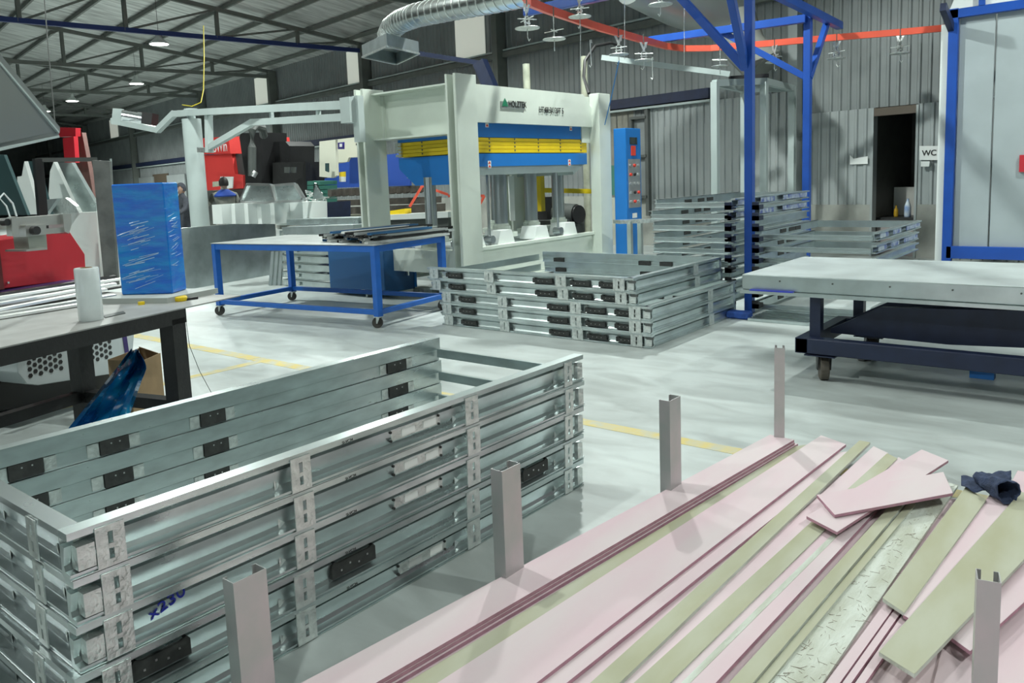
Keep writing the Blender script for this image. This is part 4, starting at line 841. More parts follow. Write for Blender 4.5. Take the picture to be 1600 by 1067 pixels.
slab('lower_cabinet', [(478, 253), (426, 254), (426, 345), (478, 345)], 15.4, .5, blackm, t)
for x in (448, 458): slab('gauge', [(x + 4, 261), (x - 4, 261), (x - 4, 270), (x + 4, 270)], 15.3, .02, dgrey, t)
q = MB(); q.tube([dp(394, 275, 15.4), dp(394, 230, 15.4), dp(394, 203, 15.4), dp(400, 197, 15.5), dp(410, 200, 15.6), dp(412, 212, 15.8)], .075, 10); q.build('exhaust_pipe', dgrey, t)
q = MB(); q.cyl(dp(395, 276, 15.3), dp(400, 268, 15.3), .05); q.build('valve', rivet, t)
t = thing('press_brake', 'cream and blue press brake behind the hot press', 'machine', gp(570, 365, 0))
crm = mat('brake_cream', (.72, .72, .60), .45)
slab('end_housing', [(524, 218), (499, 221), (499, 276), (520, 278), (526, 274)], 14.0, .05, crm, t)
slab('top_cover', [(575, 212), (524, 218), (524, 254), (542, 253), (545, 246), (575, 245)], 14.1, .05, crm, t)
slab('ram', [(620, 240), (545, 247), (540, 254), (526, 256), (524, 275), (507, 279), (507, 294), (640, 290), (640, 260)], 14.15, .05, mat('brake_blue', (.03, .09, .42), .45), t)
slab('logo_plate', [(537, 222), (527, 223), (527, 233), (537, 233)], 14.0, .02, mat('logo_blue', (.04, .03, .25), .5), t)
slab('logo_dot', [(534, 224.5), (530.5, 224.5), (530.5, 229.5), (534, 229.5)], 13.98, .01, inkw, t)
slab('lettering_bar', [(566, 223), (556, 224), (556, 227), (566, 226)], 14.0, .02, inkb, t)
slab('caution_plate', [(539, 268), (530, 269), (530, 276), (539, 276)], 14.0, .02, yellow, t); slab('caution_text', [(539, 276), (530, 276), (530, 284), (539, 284)], 14.0, .02, paper, t)
slab('window', [(513, 255), (508, 255), (508, 267), (513, 269)], 13.95, .02, teal, t)
bed = mat('brake_bed', (.13, .115, .10), .5, .3, var=.3, scale=9)
slab('bed_upper', [(665, 308), (507, 314), (507, 322), (665, 318)], 13.9, .4, bed, t); slab('bed_lower', [(665, 320), (507, 326), (507, 336), (665, 332)], 13.8, .5, bed, t)
slab('tool_beam', [(660, 289), (510, 296), (510, 300), (660, 294)], 14.0, .3, dgrey, t)
for k in range(14):
    x = 512 + 10.6 * k; y = 297 - .045 * (x - 510); slab('tool_clamp', [(x + 6, y), (x, y), (x, y + 9), (x + 2, y + 11), (x + 6, y + 9)], 13.95, .1, bed, t)
slab('base', [(700, 330), (507, 337), (507, 372), (700, 372)], 14.1, .5, mat('brake_base', (.42, .42, .33), .6), t)
# green racks between machines
for k in range(5): slab('parts_crate', [(499, 283 + 7 * k), (480, 283 + 7 * k), (480, 289 + 7 * k), (499, 289 + 7 * k)], 14.6, .4, green, label=['topmost', 'second', 'middle', 'fourth', 'lowest'][k] + ' green parts crate stacked left of the press brake', cat='crate', group='green crates by the press brake')
# heap of clamps on blue trolley
m = MB()
for k in range(40):
    a = dp(random.uniform(478, 504), random.uniform(298, 318), 13.0 + random.uniform(-.2, .2)); b_ = a + V((random.uniform(-.12, .12), random.uniform(-.15, .15), random.uniform(-.05, .05))); m.beam(a, b_, .02, .02)
m.build('clamp_heap', galv_clip, label='heap of small galvanised brackets left of the press brake', cat='brackets', kind='stuff')
slab('parts_trolley', [(510, 316), (474, 318), (476, 436), (512, 435)], 13.2, .5, dblue, label='dark blue trolley carrying the heap of brackets', cat='trolley')
# people
def person(px, ytop, D, lab, hairc, top_m, sh_m, cap=False, ang=0., arm_out=False):
    a = dp(px, ytop, D); h = a.z; gx_, gy_ = a.x, a.y; k = h / 1.66
    t_ = thing('person', lab, 'person', (gx_, gy_, 0), ang)
    me = bpy.data.meshes.new('body'); S = k
    J = [(0, 0, .92), (0, 0, 1.15), (0, 0, 1.35), (0, 0, 1.45), (0, .01, 1.52),
         (.18, 0, 1.36), (.27, .06, 1.12), (.22, .28, 1.05), (.20, .36, 1.05), (-.18, 0, 1.36), (-.30, .10, 1.20), (-.42, .28, 1.12), (-.44, .34, 1.12),
         (.09, 0, .86), (.11, .02, .48), (.11, -.02, .08), (.11, .12, .03), (-.09, 0, .86), (-.11, .02, .48), (-.11, -.02, .08), (-.11, .12, .03)]
    E_ = [(0, 1), (1, 2), (2, 3), (3, 4), (2, 5), (5, 6), (6, 7), (7, 8), (2, 9), (9, 10), (10, 11), (11, 12), (0, 13), (13, 14), (14, 15), (15, 16), (0, 17), (17, 18), (18, 19), (19, 20)]
    R_ = [.14, .13, .15, .065, .06, .075, .05, .04, .03, .075, .05, .04, .03, .095, .065, .045, .04, .095, .065, .045, .04]
    me.from_pydata([(x * S, y * S, z * S) for x, y, z in J], E_, []); me.materials.append(top_m)
    o = bpy.data.objects.new('body', me); C.objects.link(o); o.parent = t_
    md = o.modifiers.new('skin', 'SKIN')
    for v_, r_ in zip(me.skin_vertices[0].data, R_): v_.radius = (r_ * S, r_ * S * .85)
    me.skin_vertices[0].data[0].use_root = True
    o.modifiers.new('sub', 'SUBSURF').levels = 1; o.modifiers['sub'].render_levels = 2
    hd = MB(); n1_, n2_ = 16, 12; vs_ = []; fs_ = []
    c_ = V((0, .015, 1.575)) * S
    for i in range(n2_ + 1):
        ph = math.pi * i / n2_
        for j in range(n1_):
            th = 2 * math.pi * j / n1_; x_, y_, z_ = math.sin(ph) * math.cos(th), math.sin(ph) * math.sin(th), math.cos(ph)
            r_ = 1.0
            q_ = V((x_ * .075, y_ * .092, z_ * .112))
            if y_ > .8 and -.25 < z_ < .15 and abs(x_) < .3: q_.y += .018     # nose
            if z_ < -.4: q_.x *= .85; q_.y *= .92
            if abs(x_) > .95 and abs(z_) < .3: q_.x *= 1.12                      # ears
            vs_.append(c_ + q_ * S)
    for i in range(n2_):
        for j in range(n1_): fs_.append((i * n1_ + j, i * n1_ + (j + 1) % n1_, (i + 1) * n1_ + (j + 1) % n1_, (i + 1) * n1_ + j))
    hd.add(vs_, fs_); hd.build('head', skin, t_, local=True, smooth=True)
    hr = MB(); vs_ = []; fs_ = []
    for i in range(9):
        ph = math.pi * .62 * i / 8
        for j in range(n1_):
            th = 2 * math.pi * j / n1_; x_, y_, z_ = math.sin(ph) * math.cos(th), math.sin(ph) * math.sin(th), math.cos(ph)
            if y_ > .35: z_ = max(z_, .45)
            vs_.append(c_ + V((x_ * .084, y_ * .098 - .006, z_ * .122)) * S)
    for i in range(8):
        for j in range(n1_): fs_.append((i * n1_ + j, i * n1_ + (j + 1) % n1_, (i + 1) * n1_ + (j + 1) % n1_, (i + 1) * n1_ + j))
    if cap: n_v = len(vs_)
    hr.add(vs_, fs_)
    if cap: hr.prism([c_ + V((-.07, .06, .045)) * S, c_ + V((.07, .06, .045)) * S, c_ + V((.05, .17, .03)) * S, c_ + V((-.05, .17, .03)) * S], (0, 0, .008))
    hr.build('cap' if cap else 'hair', hairc, t_, local=True, smooth=True)
    if cap:
        mk = MB(); mk.prism([c_ + V((-.06, .075, -.015)) * S, c_ + V((.06, .075, -.015)) * S, c_ + V((.045, .085, -.09)) * S, c_ + V((-.045, .085, -.09)) * S], V((0, .03, 0)) * S); mk.build('face_mask', paper, t_, local=True)
    else:
        yk_ = MB(); yk_.lathe([(.07 * S, 1.47 * S), (.13 * S, 1.43 * S), (.19 * S, 1.38 * S), (.205 * S, 1.36 * S), (.19 * S, 1.34 * S)], (0, 0, 0), 16)
        yk_.v = [V((v_.x, v_.y * .80, v_.z)) for v_ in yk_.v]; yk_.build('blue_yoke', sh_m, t_, local=True, smooth=True)
    for sx, hx in ((1, (.20, .36, 1.05)), (-1, (-.44, .34, 1.12))):
        hn = MB(); b0 = V(hx) * S
        hn.prism([b0 + V((-.04, 0, -.01)) * S, b0 + V((.04, 0, -.01)) * S, b0 + V((.035, .085, -.01)) * S, b0 + V((-.035, .085, -.01)) * S], (0, 0, .025 * S))
        for f_ in range(4): x_ = -.030 + .02 * f_; l_ = (.06, .072, .068, .05)[f_]; hn.tube([b0 + V((x_, .08, .0)) * S, b0 + V((x_, .08 + l_ * .6, .0)) * S, b0 + V((x_, .08 + l_, -.02)) * S], .009 * S, 6)
        hn.tube([b0 + V((-.04 * sx, .02, 0)) * S, b0 + V((-.07 * sx, .05, 0)) * S, b0 + V((-.07 * sx, .08, -.01)) * S], .010 * S, 6); hn.build('hand', skin, t_, local=True, smooth=True)
    return t_
view = math.atan2(fw.y, fw.x) - math.pi / 2
person(349, 279, 15.0, 'worker seen from behind in grey shirt with blue shoulders by the red machine', hairm, shirt_g, shirt_b, ang=view + .5)
person(283, 288, 15.6, 'worker in dark cap and face mask beside the crane post', shirt_d, shirt_d, shirt_d, cap=True, ang=view + math.pi * .75)
# white cabinets, galvanised boxes
wl = ['leftmost', 'second', 'third', 'fourth', 'fifth']
for k in range(5):
    x = 331 + 20.5 * k; slab('metal_tray', [(x + 15, 319 - k * .4), (x, 320 - k * .4), (x + 2, 350), (x + 17, 350)], 12.3, .35, white, label='%s white metal box in the row right of the crane post' % wl[k], cat='box', group='white metal boxes in the row')
slab('metal_tray', [(473, 316), (430, 317), (432, 352), (474, 352)], 12.2, .45, white, label='wide white metal box at the right end of the row', cat='box')
def trough(poly_l, poly_r, D, lab):
    t_ = thing('metal_hopper', lab, 'hopper', gp((poly_l[0][0]), 400, 0))
    t_['_w'] = (0, 0, 0); t_.location = (0, 0, 0); P0 = dp(*poly_l[0], D); t_.location = P0; t_['_w'] = tuple(P0)
    slab('end_panel', poly_l, D, .04, galv, t_); slab('end_panel', poly_r, D + .05, .04, white, t_)
    for pl_2, D2 in ((poly_l, D - .02), (poly_r, D + .03)):
        p_ = dp(*pl_2[0], D2); pq = [xp(x, y, p_.x) for x, y in pl_2]; rm = MB()
        for i in range(len(pq)): rm.beam(pq[i], pq[(i + 1) % len(pq)], .035, .035)
        rm.build('rim', rivet, t_)
    a0 = dp(*poly_l[0], D).x; m_ = MB()
    P_ = [xp(*poly_l[0], a0), xp(*poly_r[0], a0), xp(*poly_r[1], a0), xp(*poly_l[-1], a0)]
    m_.prism(P_, (.03, .0, 0)); m_.v = [v_ + V((.35, 0, 0)) for v_ in m_.v]; m_.build('back_panel', galv, t_)
trough([(423, 289), (387, 288), (375, 316), (414, 317), (430, 314)], [(425, 289), (412, 313), (430, 316)], 12.0, 'galvanised roof-shaped hopper on the white boxes, left one')
trough([(460, 287), (424, 290), (430, 315), (470, 314), (474, 311)], [(462, 288), (458, 313), (476, 312)], 12.0, 'galvanised roof-shaped hopper on the white boxes, right one')
# long galvanised box panel on the floor
t = thing('sheet_casing', 'long galvanised sheet casing standing on the floor behind the blue table', 'casing', (6.9, 11.2, 0))
a0, a1 = V((6.05, 11.03, 0)), V((8.05, 11.5, 0)); dd = (a1 - a0).normalized(); pn = V((-dd.y, dd.x, 0))
m = MB(); m.prism([a0, a1, a1 + V((0, 0, .90)), a0 + V((0, 0, .91))], pn * .02); m.build('face_sheet', zinc, t)
m = MB(); m.prism([a0, a0 + pn * .5, a0 + pn * .5 + V((0, 0, .91)), a0 + V((0, 0, .91))], dd * .02); m.prism([a1, a1 + pn * .5, a1 + pn * .5 + V((0, 0, .9)), a1 + V((0, 0, .9))], dd * -.02); m.build('end_sheet', zinc, t)
m = MB(); m.prism([a0 + V((0, 0, .91)), a1 + V((0, 0, .90)), a1 + pn * .05 + V((0, 0, .90)), a0 + pn * .05 + V((0, 0, .91))], (0, 0, .004)); m.build('top_lip', galv_clip, t)
# stacks behind / under the blue table
m = MB(); 
for k in range(3):
    x = 423 + 7 * k; a = gp(x, 446, 0); b_ = dp(x + 4, 393, math.hypot(a.x, a.y) + .1); m = MB(); m.beam(a, b_, .05, .04); m.build('steel_channel', galv_far, label=['left', 'middle', 'right'][k] + ' steel channel leaning upright behind the blue table', cat='channel', group='channels leaning behind the blue table')
ct = gp(505, 452, 0)
lv = ['lowest', 'second lowest', 'third', 'fourth', 'fifth', 'sixth', 'topmost']
for k in range(7):
    z = .12 * k; t = thing('frame_module', lv[k] + ' frame of the dull pallet stack seen under the blue table', 'frame', ct + V((0, 0, z)), 0, 'frames of the stack behind the blue table')
    m = MB(); m.box(ct.x, ct.y - .9, z + .01, ct.x + .03, ct.y + .9, z + .10); m.box(ct.x - .02, ct.y - .9, z + .09, ct.x + .03, ct.y + .9, z + .10); m.build('front_rail', galv_far, t)
    m = MB(); m.box(ct.x, ct.y - .93, z + .01, ct.x + .8, ct.y - .9, z + .10); m.build('side_rail', galv_far, t)
    m = MB(); m.box(ct.x, ct.y + .9, z + .01, ct.x + .8, ct.y + .93, z + .10); m.build('side_rail', galv_far, t)
    for yy in (.5, .75): m = MB(); m.box(ct.x - .03, ct.y + yy, z + .03, ct.x - .02, ct.y + yy + .1, z + .08); m.build('clip', galv_clip, t)
for k, (x0, x1, y0, y1) in enumerate(((521, 541, 438, 450), (543, 560, 436, 450), (523, 543, 426, 437))):
    g_ = gp(540, 452); D_m = math.hypot(g_.x, g_.y); 
    slab('carton', [(x1, y0), (x0, y0), (x0, y1), (x1, y1)], D_m - .4, .15, card if k else wood, label=['small brown carton at the left under the blue table', 'small brown carton against the dark blue cabinet', 'upper small carton resting on the other two'][k], cat='carton')
# dark blue hydraulic cabinet
t = thing('hydraulic_cabinet', 'dark blue hydraulic unit cabinet behind the blue table', 'cabinet', gp(600, 462, 0))
g0 = gp(563, 452, 0); g1 = gp(650, 460, 0); hz = ztop(g1.x, g1.y, 386); pd = V((.25, .15, 0)).normalized() * 1
g2 = gp(695, 452, 0); sd = (g2 - g1); sd.z = 0
if g2.x > 6.75: sd = V((6.74 - g1.x, (g2.y - g1.y) * (6.74 - g1.x) / max(.01, (g2.x - g1.x)), 0))
m = MB(); m.prism([g0 + V((0, 0, .08)), g1 + V((0, 0, .08)), g1 + sd + V((0, 0, .08)), g0 + sd + V((0, 0, .08))], (0, 0, hz - .08)); m.build('cabinet_body', bluew, t, bevel=.01)
m = MB(); m.beam(g1 + V((0, 0, .1)), g1 + V((0, 0, hz)), .03, .03); m.build('edge_trim', pblue, t)
q_ = g1 + sd * .25; m = MB(); m.beam(q_ + V((-.012, -.012, hz - .35)), q_ + V((-.012, -.012, hz - .15)), .04, .02); m.build('nameplate', rivet, t)
for p in (g0, g1): m = MB(); m.box(p.x + .05, p.y - .1, 0, p.x + .2, p.y + .1, .08); m.build('foot', galv_clip, t)
m = MB(); qq = (g0 + g1) / 2 + sd * .5; m.cyl(qq + V((.1, -.5, hz + .06)), qq + V((.1, -.2, hz + .06)), .06, 14); m.build('motor', black, t)
# sheets stacked behind the blue table, between crane and press
for k, (pl4, D, mt_, lab) in enumerate([([(560, 340), (448, 343), (448, 352), (560, 350)], 10.9, galv, 'bright folded sheet lying behind the blue table top'), ([(552, 351), (440, 355), (443, 366), (552, 364)], 10.6, zinc, 'grey galvanised trough behind the blue table top'),
                            ([(700, 331), (600, 336), (600, 344), (700, 340)], 12.0, white, 'white flat sheet on the bench seen through the press'), ([(700, 340), (600, 344), (604, 441), (704, 440)], 12.1, dgrey, 'dark grey bench body seen through the press')]):
    slab('metal_sheet', pl4, D, .4, mt_, label=lab, cat='sheet')
Xs = dp(700, 331, 12.0).x + .1; ty = MB(); ty.prism([xp(632, 326, Xs), xp(606, 330, Xs), xp(606, 336.5, Xs), xp(632, 335, Xs)], (.15, 0, 0)); ty.build('yellow_tool', yellow, label='yellow tool lying on the white sheet behind the press', cat='tool')
m = MB()
for a, b_ in (((640, 323), (660, 290)), ((660, 290), (700, 304)), ((700, 306), (757, 306)), ((757, 306), (745, 328))): m.beam(dp(*a, 12.6), dp(*b_, 12.6), .04, .04)
m.build('red_stand', orange, label='orange-red tube stand seen through the press opening', cat='stand')
# motor, yellow rail behind the press
t = thing('pump_motor', 'black electric pump motor on the floor behind the press', 'motor', dp(880, 340, 13.2))
q = MB(); q.cyl(dp(868, 333, 13.3), dp(900, 335, 13.1), .17, 20); q.build('motor_body', dgrey, t, smooth=True); q = MB(); q.cyl(dp(900, 335, 13.1), dp(905, 335, 13.05), .15, 20); q.build('fan_cover', black, t)
q = MB(); a = dp(852, 330, 13.2); q.box(a.x - .1, a.y - .1, .75, a.x + .1, a.y + .1, 1.12); q.build('pump_block', blackm, t)
q = MB(); a = dp(875, 360, 13.2); q.box(a.x - .4, a.y - .25, 0, a.x + .4, a.y + .25, .75); q.build('plinth', dgrey, t)
m = MB(); m.beam(dp(840, 297, 12.2), dp(930, 299, 12.4), .05, .07); m.beam(dp(843, 275, 12.2), dp(845, 330, 12.2), .1, .1); m.build('yellow_guard', yellow, label='yellow guard rail behind the press rams', cat='rail')
m = MB(); m.prism([dp(x, y, 11.8) for x, y in ((795, 275), (803, 275), (805, 345), (798, 345))], V((.1, .1, 0))); m.build('white_post', white, label='white post seen between the press rams', cat='post')
# small leg things right of cabinet
t = thing('trestle', 'galvanised trestle with two thin legs beside the tall rack stack', 'trestle', dp(995, 392, 11.5))
a = dp(984, 346, 11.3); b_ = dp(1000, 346, 11.5)
for p in (a, b_): m = MB(); m.box(p.x - .03, p.y - .03, 0, p.x + .03, p.y + .03, p.z); m.build('leg', galv_far, t)
m = MB(); m.beam(a + V((-.1, .15, 0)), b_ + V((.3, -.2, 0)), .2, .05); m.build('top', galv_clip, t)
# ---------------------------------------------------------------- dark table (left foreground)
TZ = .85; c0 = gp(290, 480, TZ); c1 = gp(0, 543, TZ); du = (c0 - c1).normalized(); dv = V((-du.y, du.x, 0))
t = thing('work_table', 'dark iron work table with pale worn top, left foreground', 'table', V((c0.x, c0.y, 0)))
cn = V((c0.x, c0.y, 0))
def dq(u0, u1, v0, v1, z0, z1): q = MB(); q.prism([cn + du * a + dv * b_ + V((0, 0, z0)) for a, b_ in ((u0, v0), (u1, v0), (u1, v1), (u0, v1))], (0, 0, z1 - z0)); return q
dq(-2.4, .42, 0, 1.45, TZ - .006, TZ).build('table_top', mat('worn_table_top', (.27, .27, .26), .5, .2, var=.35, scale=4, col2=(.36, .37, .36)), t)
dq(-2.4, 0, .0, .06, TZ - .078, TZ - .007).build('apron', blackm, t); dq(-2.4, 0, .76, .80, TZ - .05, TZ - .007).build('apron', blackm, t); dq(-.06, 0, .06, .76, TZ - .06, TZ - .007).build('apron', blackm, t)
for u, v_ in ((-.10, 0), (-.10, .70), (-2.35, 0), (-2.35, .70)): dq(u, u + .09, v_, v_ + .09, 0, TZ - .05).build('leg', blackm, t)
dq(-.09, -.02, .09, .70, .31, .37).build('stretcher', blackm, t); dq(-2.26, -.10, .72, .78, .31, .37).build('stretcher', blackm, t); dq(-2.3, -.1, 0.01, .08, .20, .27).build('stretcher', blackm, t)
# board and wrapped box
qb = [gp(157, 475, TZ), gp(262, 474, TZ), gp(341, 458, TZ)]; qb.append(qb[0] + (qb[2] - qb[1]))
m = MB(); m.prism(qb, (0, 0, .03)); m.build('panel_board', mat('foam_board', (.40, .43, .41), .6), label='thick grey-white panel board under the blue wrapped box', cat='board')
bz = TZ + .03; k0, k1, k2 = gp(190, 461, bz), gp(270, 459, bz), gp(292, 452, bz); k3 = k0 + (k2 - k1); hb = ztop(k1.x, k1.y, 285) - bz
t = thing('wrapped_box', 'upright box wrapped in shiny blue stretch film on the dark table', 'box', k1)
m = MB(); m.prism([k0, k1, k2, k3], (0, 0, hb)); o = m.build('film_wrap', film, t, bevel=.006)
m = MB(); nrm = (k1 - k0).cross(V((0, 0, 1))).normalized()
if nrm.dot(k0 - O) > 0: nrm = -nrm
wr = MB()
for k in range(44):
    u = random.uniform(.02, .5); l_ = random.uniform(.12, .45); z0 = bz + hb * (.05 + .62 * random.random()); sl = .10 + .22 * random.random()
    a = k0.lerp(k1, u) + V((0, 0, z0 - bz)) + nrm * .0005; b_ = k0.lerp(k1, min(.98, u + l_)) + V((0, 0, z0 - bz + sl * l_ * .35)) + nrm * .0005; mid = (a + b_) / 2 + nrm * .004
    wr.tube([a, mid, b_], random.uniform(.0006, .0022), 5)
n2_ = (k2 - k1).cross(V((0, 0, 1))).normalized()
if n2_.dot(k1 - O) > 0: n2_ = -n2_
for k in range(18):
    u = random.uniform(.05, .5); z0 = hb * random.uniform(.05, .75); a = k1.lerp(k2, u) + V((0, 0, z0)); b_ = k1.lerp(k2, min(.98, u + .4)) + V((0, 0, z0 + random.uniform(-.01, .03))); wr.tube([a, (a + b_) / 2 + n2_ * .004, b_], .0012, 5)
wr.build('film_creases', mat('film_crease', (.40, .62, .85), .1, coat=1.), t, kind='stuff')
rc = gp(143, 500, TZ); t = thing('film_roll', 'upright roll of clear plastic wrap on the dark table', 'roll', rc)
m = MB(); m.lathe([(.052, 0), (.055, .004), (.056, .12), (.055, .250), (.052, .255), (.028, .255), (.028, .245)], rc, 28); m.build('wrap', plastic, t, smooth=True)
m = MB(); m.lathe([(.027, .2), (.027, .257), (.022, .257), (.022, .2)], rc, 20); m.build('core', card, t)
m = MB(); m.prism([gp(160, 494, TZ), gp(193, 487, TZ), gp(196, 490, TZ), gp(165, 497, TZ)], (0, 0, .004)); m.build('metal_offcut', dgrey, label='dark curved metal offcut right of the plastic roll', cat='offcut')
t = thing('tape_measure', 'yellow and black tape measure at the edge of the dark table', 'tape measure', gp(282, 469, TZ)); p = gp(282, 470, TZ)
m = MB(); m.lathe([(.035, 0), (.038, .006), (.038, .02), (.033, .026)], p, 16); m.build('case', yellow, t); m = MB(); m.box(p.x + .02, p.y - .03, .0 + TZ, p.x + .09, p.y + .0, TZ + .012); m.build('grip', black, t)
p = gp(221, 476, TZ); m = MB(); m.cyl(p, p + V((0, 0, .016)), .018, 14); m.build('tape_roll', yellow, label='tiny yellow roll lying on the table left of the tape measure', cat='tape')

m = MB(); m.tube([gp(288, 480, TZ), dp(296, 540, 4.5), dp(312, 580, 4.6), dp(330, 613, 4.7)], .0018, 5); m.build('thin_wire', dgrey, label='thin wire trailing off the dark table corner', cat='wire')
# strips on the dark table
sm_l = ['lowest', 'second', 'third', 'fourth', 'fifth', 'sixth', 'seventh', 'eighth']
for k in range(8):
    ya, yb = 497 - 5.2 * k, 461 - 4.0 * k; z = TZ + .004 + .011 * (k // 2)
    a = gp(-60, ya + 10, z); b_ = gp(190 - 12 * (k % 3), yb - (0 if k > 1 else -6), z)
    s_ = (b_ - a).cross(V((0, 0, 1))).normalized() * .028
    m = MB(); m.prism([a - s_, a + s_, a + s_ * .9 + V((0, 0, .012)), a + V((0, 0, .016)), a - s_ * .9 + V((0, 0, .010))], b_ - a); m.build('metal_strip', [smats[1], smats[2], smats[1], smats[0]][k % 4], label='%s polished trim strip of the bundle at left on the dark table' % sm_l[k], cat='strip', group='trim strips on the dark table')
# ---------------------------------------------------------------- machine behind the dark table
MD = 5.7
t = thing('roll_former', 'machine with white perforated side panel and red housing, far left', 'machine', dp(90, 560, MD) * 1.0)
t.location.z = 0; w_ = list(t['_w']); w_[2] = 0; t['_w'] = w_
pc0 = dp(0, 540, MD); dirm = du.copy()
def mpt(x, y, off=0.):
    n_ = V((-dirm.y, dirm.x, 0)); q_ = pc0 + n_ * off; d = ray(x, y); return O + d * ((q_ - O).dot(n_) / d.dot(n_))
nm = V((-dirm.y, dirm.x, 0))
def mslab(n, poly, off, depth, mt_, **k):
    m_ = MB(); m_.prism([mpt(x, y, off) for x, y in poly], nm * depth); return m_.build(n, mt_, t, **k)
mslab('side_panel', [(27, 545), (212, 500), (207, 560), (212, 578), (60, 602), (42, 600), (28, 583)], .0, .5, mat('machine_white', (.50, .55, .56), .4), bevel=.005)
hexm = MB()
A0_, U_, W_ = mpt(50, 590), (mpt(176, 548) - mpt(50, 578)), V((0, 0, 1))
u_ = U_.normalized(); pitch = .042
for blk in (( 46, 98), (124, 180)):
    s0_ = (mpt(blk[0], 570) - A0_).dot(u_); s1_ = (mpt(blk[1], 570) - A0_).dot(u_); c_ = 0; s_ = s0_
    while s_ < s1_:
        for r_ in range(7):
            p = A0_ + u_ * s_ + W_ * (.015 + pitch * (r_ + (.5 if c_ % 2 else 0))) - nm * .001
            hexm.prism([p + u_ * (.016 * math.cos(a * math.pi / 3)) + W_ * (.016 * math.sin(a * math.pi / 3)) for a in range(6)], -nm * .0015)
        s_ += pitch * .87; c_ += 1
hexm.build('vent_holes', black, t, kind='stuff')
mslab('chassis', [(-60, 600), (205, 570), (205, 612), (-60, 650)], .25, .8, black)
mslab('purple_band', [(-60, 470), (122, 438), (122, 447), (-60, 482)], .25, .3, mat('purple_paint', (.05, .03, .16), .45))
mslab('red_housing', [(-40, 378), (0, 374), (108, 360), (133, 397), (135, 430), (118, 437), (8, 451), (-40, 456)], .4, .35, red, bevel=.006)
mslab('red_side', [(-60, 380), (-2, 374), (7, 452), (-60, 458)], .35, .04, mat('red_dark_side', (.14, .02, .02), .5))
mslab('screw', [(12, 440), (15, 440), (15, 443), (12, 443)], .39, .01, rivet)
alu = mat('aluminium', (.50, .50, .47), .35, .8)
mslab('linear_rail', [(-40, 345), (98, 335), (98, 350), (-40, 362)], .15, .12, alu)
mslab('rail_end', [(98, 334), (111, 334), (112, 350), (108, 365), (101, 362)], .12, .15, alu)
mslab('lower_rail', [(60, 358), (104, 355), (104, 363), (62, 367)], .14, .04, alu)
mslab('carriage', [(40, 352), (72, 350), (73, 366), (41, 370)], .10, .12, alu)
mslab('clamp_block', [(43, 366), (72, 364), (74, 388), (46, 391)], .12, .14, mat('clamp_grey', (.36, .38, .33), .35, .6))
mslab('clamp_foot', [(41, 390), (74, 387), (74, 390), (41, 393)], .08, .2, alu)
mslab('bracket', [(18, 340), (24, 338), (29, 345), (30, 368), (19, 369)], .05, .05, alu)
q = MB(); a = mpt(58, 360, .06); q.cyl(a, a + nm * .05, .028, 14); q.build('knob', black, t); q = MB(); a = mpt(12, 347, .06); q.cyl(a, a + nm * .05, .022, 14); q.build('knob', black, t)
q = MB(); q.tube([mpt(-10, 320, .2), mpt(6, 302, .2), mpt(20, 318, .2), mpt(26, 338, .2)], .006); q.tube([mpt(-20, 330, .2), mpt(-2, 308, .2), mpt(10, 322, .2), mpt(16, 340, .2)], .005); q.build('air_tubes', plastic, t)
q = MB(); a = mpt(193, 520, .0); b_ = mpt(199, 560, .0); q.beam(a, b_, .02, .03); q.build('purple_post', MT['purple_paint'], t)
t = thing('carton', 'open brown cardboard box on the floor behind the dark table', 'carton', dp(208, 600, 5.2))
cc = gp(256, 628, 0); 
cA, cB = dp(172, 600, 5.45), dp(205, 612, 5.15); cA.z = cB.z = 0; cC = dp(256, 608, 5.45); cC.z = 0; cD = cA + (cC - cB); hc = ztop(cB.x, cB.y, 573)
for a, b_ in ((cA, cB), (cB, cC), (cC, cD), (cD, cA)): m = MB(); d_ = (b_ - a).cross(V((0, 0, 1))).normalized() * -.004; m.prism([a, b_, b_ + V((0, 0, hc + random.uniform(0, .05))), a + V((0, 0, hc))], d_); m.build('side', card, t)
m = MB(); m.prism([cA, cB, cC, cD], (0, 0, .005)); m.build('bottom', card, t)
# hanging blue film
bf = MB(); vs = []; fs = []
for i in range(25):
    v_ = i / 24
    L0 = (206 + (97 - 206) * v_, 545 + (682 - 545) * v_); R0 = ((216, 548) if v_ < .01 else (214 + 14 * math.sin(min(1, v_ * 4) * 1.57) - 40 * max(0, v_ - .25), 548 + (662 - 548) * v_ ))
    for j in range(12):
        u = j / 11; d_ = 4.75 - .35 * v_ + .05 * math.sin(u * 9 + v_ * 7) + .02 * math.sin(u * 23 + v_ * 3); x = L0[0] + (R0[0] - L0[0]) * u; y = L0[1] + (R0[1] - L0[1]) * u + 2 * math.sin(u * 6)
        vs.append(dp(x, y, d_))
for i in range(24):
    for j in range(11): a = i * 12 + j; fs.append((a, a + 12, a + 13, a + 1))
bf.add(vs, fs); o = bf.build('blue_film', filmt, smooth=True, label='crumpled translucent blue film hanging under the dark table', cat='film'); s_ = o.modifiers.new('t', 'SOLIDIFY'); s_.thickness = .003
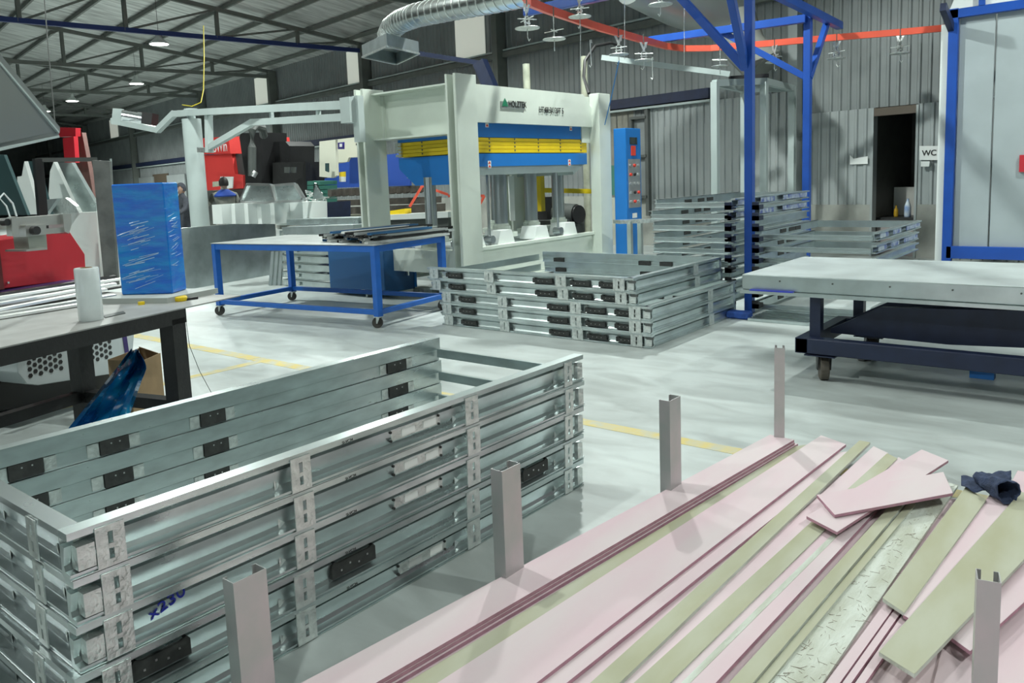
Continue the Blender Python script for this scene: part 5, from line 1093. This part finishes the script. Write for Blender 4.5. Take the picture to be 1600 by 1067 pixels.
# frame with grey film, white/galvanised ducts beyond, big tilted cover
t = thing('welding_screen', 'black metal frame with a hanging dusty grey film strip', 'frame', dp(110, 430, 6.6)); t.location.z = 0; w_ = list(t['_w']); w_[2] = 0; t['_w'] = w_
def bar(n, a, b_, D, w, h, mt_): q = MB(); q.beam(dp(*a, D), dp(*b_, D), w, h); q.build(n, mt_, t)
bar('post', (59, 248), (72, 400), 6.9, .05, .06, black); bar('top_bar', (57, 250), (152, 249), 6.9, .03, .03, dgrey)
q = MB(); q.prism([dp(x, y, 6.7) for x, y in ((144, 250), (171, 252), (184, 445), (163, 445))], V((.02, .01, 0))); q.build('film_strip', mat('dusty_film', (.17, .18, .17), .35, var=.4, scale=8, bump=.5, bscale=6), t)
bar('side_bar', (173, 248), (182, 440), 6.75, .012, .012, grey)
W_D = 7.6
def cut(name, poly, D, mt_, lab, cat='duct', dep=.35): return slab(name, poly, D, dep, mt_, label=lab, cat=cat)
t = thing('sheet_metal_ducts', 'angular white and galvanised duct sections standing behind the film frame', 'duct', dp(90, 420, W_D)); t.location.z = 0; w_ = list(t['_w']); w_[2] = 0; t['_w'] = w_
slab('white_side', [(62, 335), (38, 252), (34, 275), (27, 276), (27, 335)], W_D, .03, offw, t); slab('inner_face', [(78, 335), (56, 335), (38, 252), (56, 252)], W_D + .1, .03, teal, t)
slab('white_side', [(122, 335), (84, 252), (78, 268), (74, 335)], W_D + .2, .03, offw, t); slab('slanted_sheet', [(150, 320), (112, 254), (84, 254), (124, 335), (150, 335)], W_D + .1, .03, galv, t)
slab('roof_section', [(124, 334), (118, 322), (102, 309), (92, 310), (75, 330), (75, 335)], W_D - .3, .03, galv_clip, t); slab('roof_section', [(90, 310), (70, 312), (58, 335), (72, 335)], W_D - .3, .03, zinc, t)
slab('white_box', [(150, 331), (88, 334), (88, 440), (158, 440)], W_D - .6, .3, white, t)
m = slab('tinted_sheet', [(43, 336), (6, 242), (-40, 240), (-40, 336)], 6.4, .02, teal, label='dark teal triangular sheet leaning at the left edge', cat='sheet')
t = thing('tilted_cover', 'large grey tilted cover panel hanging at the top left corner', 'cover', dp(40, 170, 4.6))
cv = [dp(-60, 30, 3.9), dp(0, 98, 4.2), dp(91, 207, 4.9), dp(91, 213, 4.9), dp(0, 233, 4.3), dp(-80, 250, 3.8)]
m = MB(); m.prism(cv, V((.02, .02, .03))); m.build('panel', mat('cover_grey', (.20, .215, .21), .3, .1), t)
m = MB(); m.beam(dp(91, 213, 4.88), dp(-80, 251, 3.78), .012, .012); m.beam(dp(91, 207, 4.88), dp(-60, 30, 3.88), .012, .012); m.build('edge_strip', grey, t)
m = MB(); m.tube([dp(68, -20, 5.2), dp(74, 60, 5.1), dp(88, 215, 4.9)], .003); m.build('suspension_wire', dgrey, t)
t = thing('red_column_press', 'tall distant red machine column at the far left wall', 'machine', dp(112, 300, 22)); t.location.z = 0; w_ = list(t['_w']); w_[2] = 0; t['_w'] = w_
slab('red_head', [(118, 200), (91, 199), (92, 214), (118, 213)], 22, .12, red, t); slab('red_post', [(115, 213), (98, 216), (101, 255), (118, 254)], 22, .1, red, t)
slab('rusty_post', [(128, 207), (110, 214), (122, 262), (142, 330), (150, 330), (138, 260)], 22.5, .1, mat('rust_brown', (.14, .07, .06), .7, var=.2), t)
# doors / boards on the far wall
n = 1
for a, b_ in ((205, 240), (262, 290), (468, 495)):
    n += 1; s1, s0 = ws(a, 265), ws(b_, 265); d_ = wbox(s0, s1, .02, .08, 0, 2.2).build('door_%d' % n, wall_m2, kind='structure')
s1, s0 = ws(238, 262), ws(262, 262); wbox(s0, s1, -.05, .02, .2, 2.3).build('window_5', mat('brown_screen', (.08, .06, .04), .8), kind='structure')
for o in C.objects:
    for k in ('_w', '_r'):
        if k in o: del o[k]
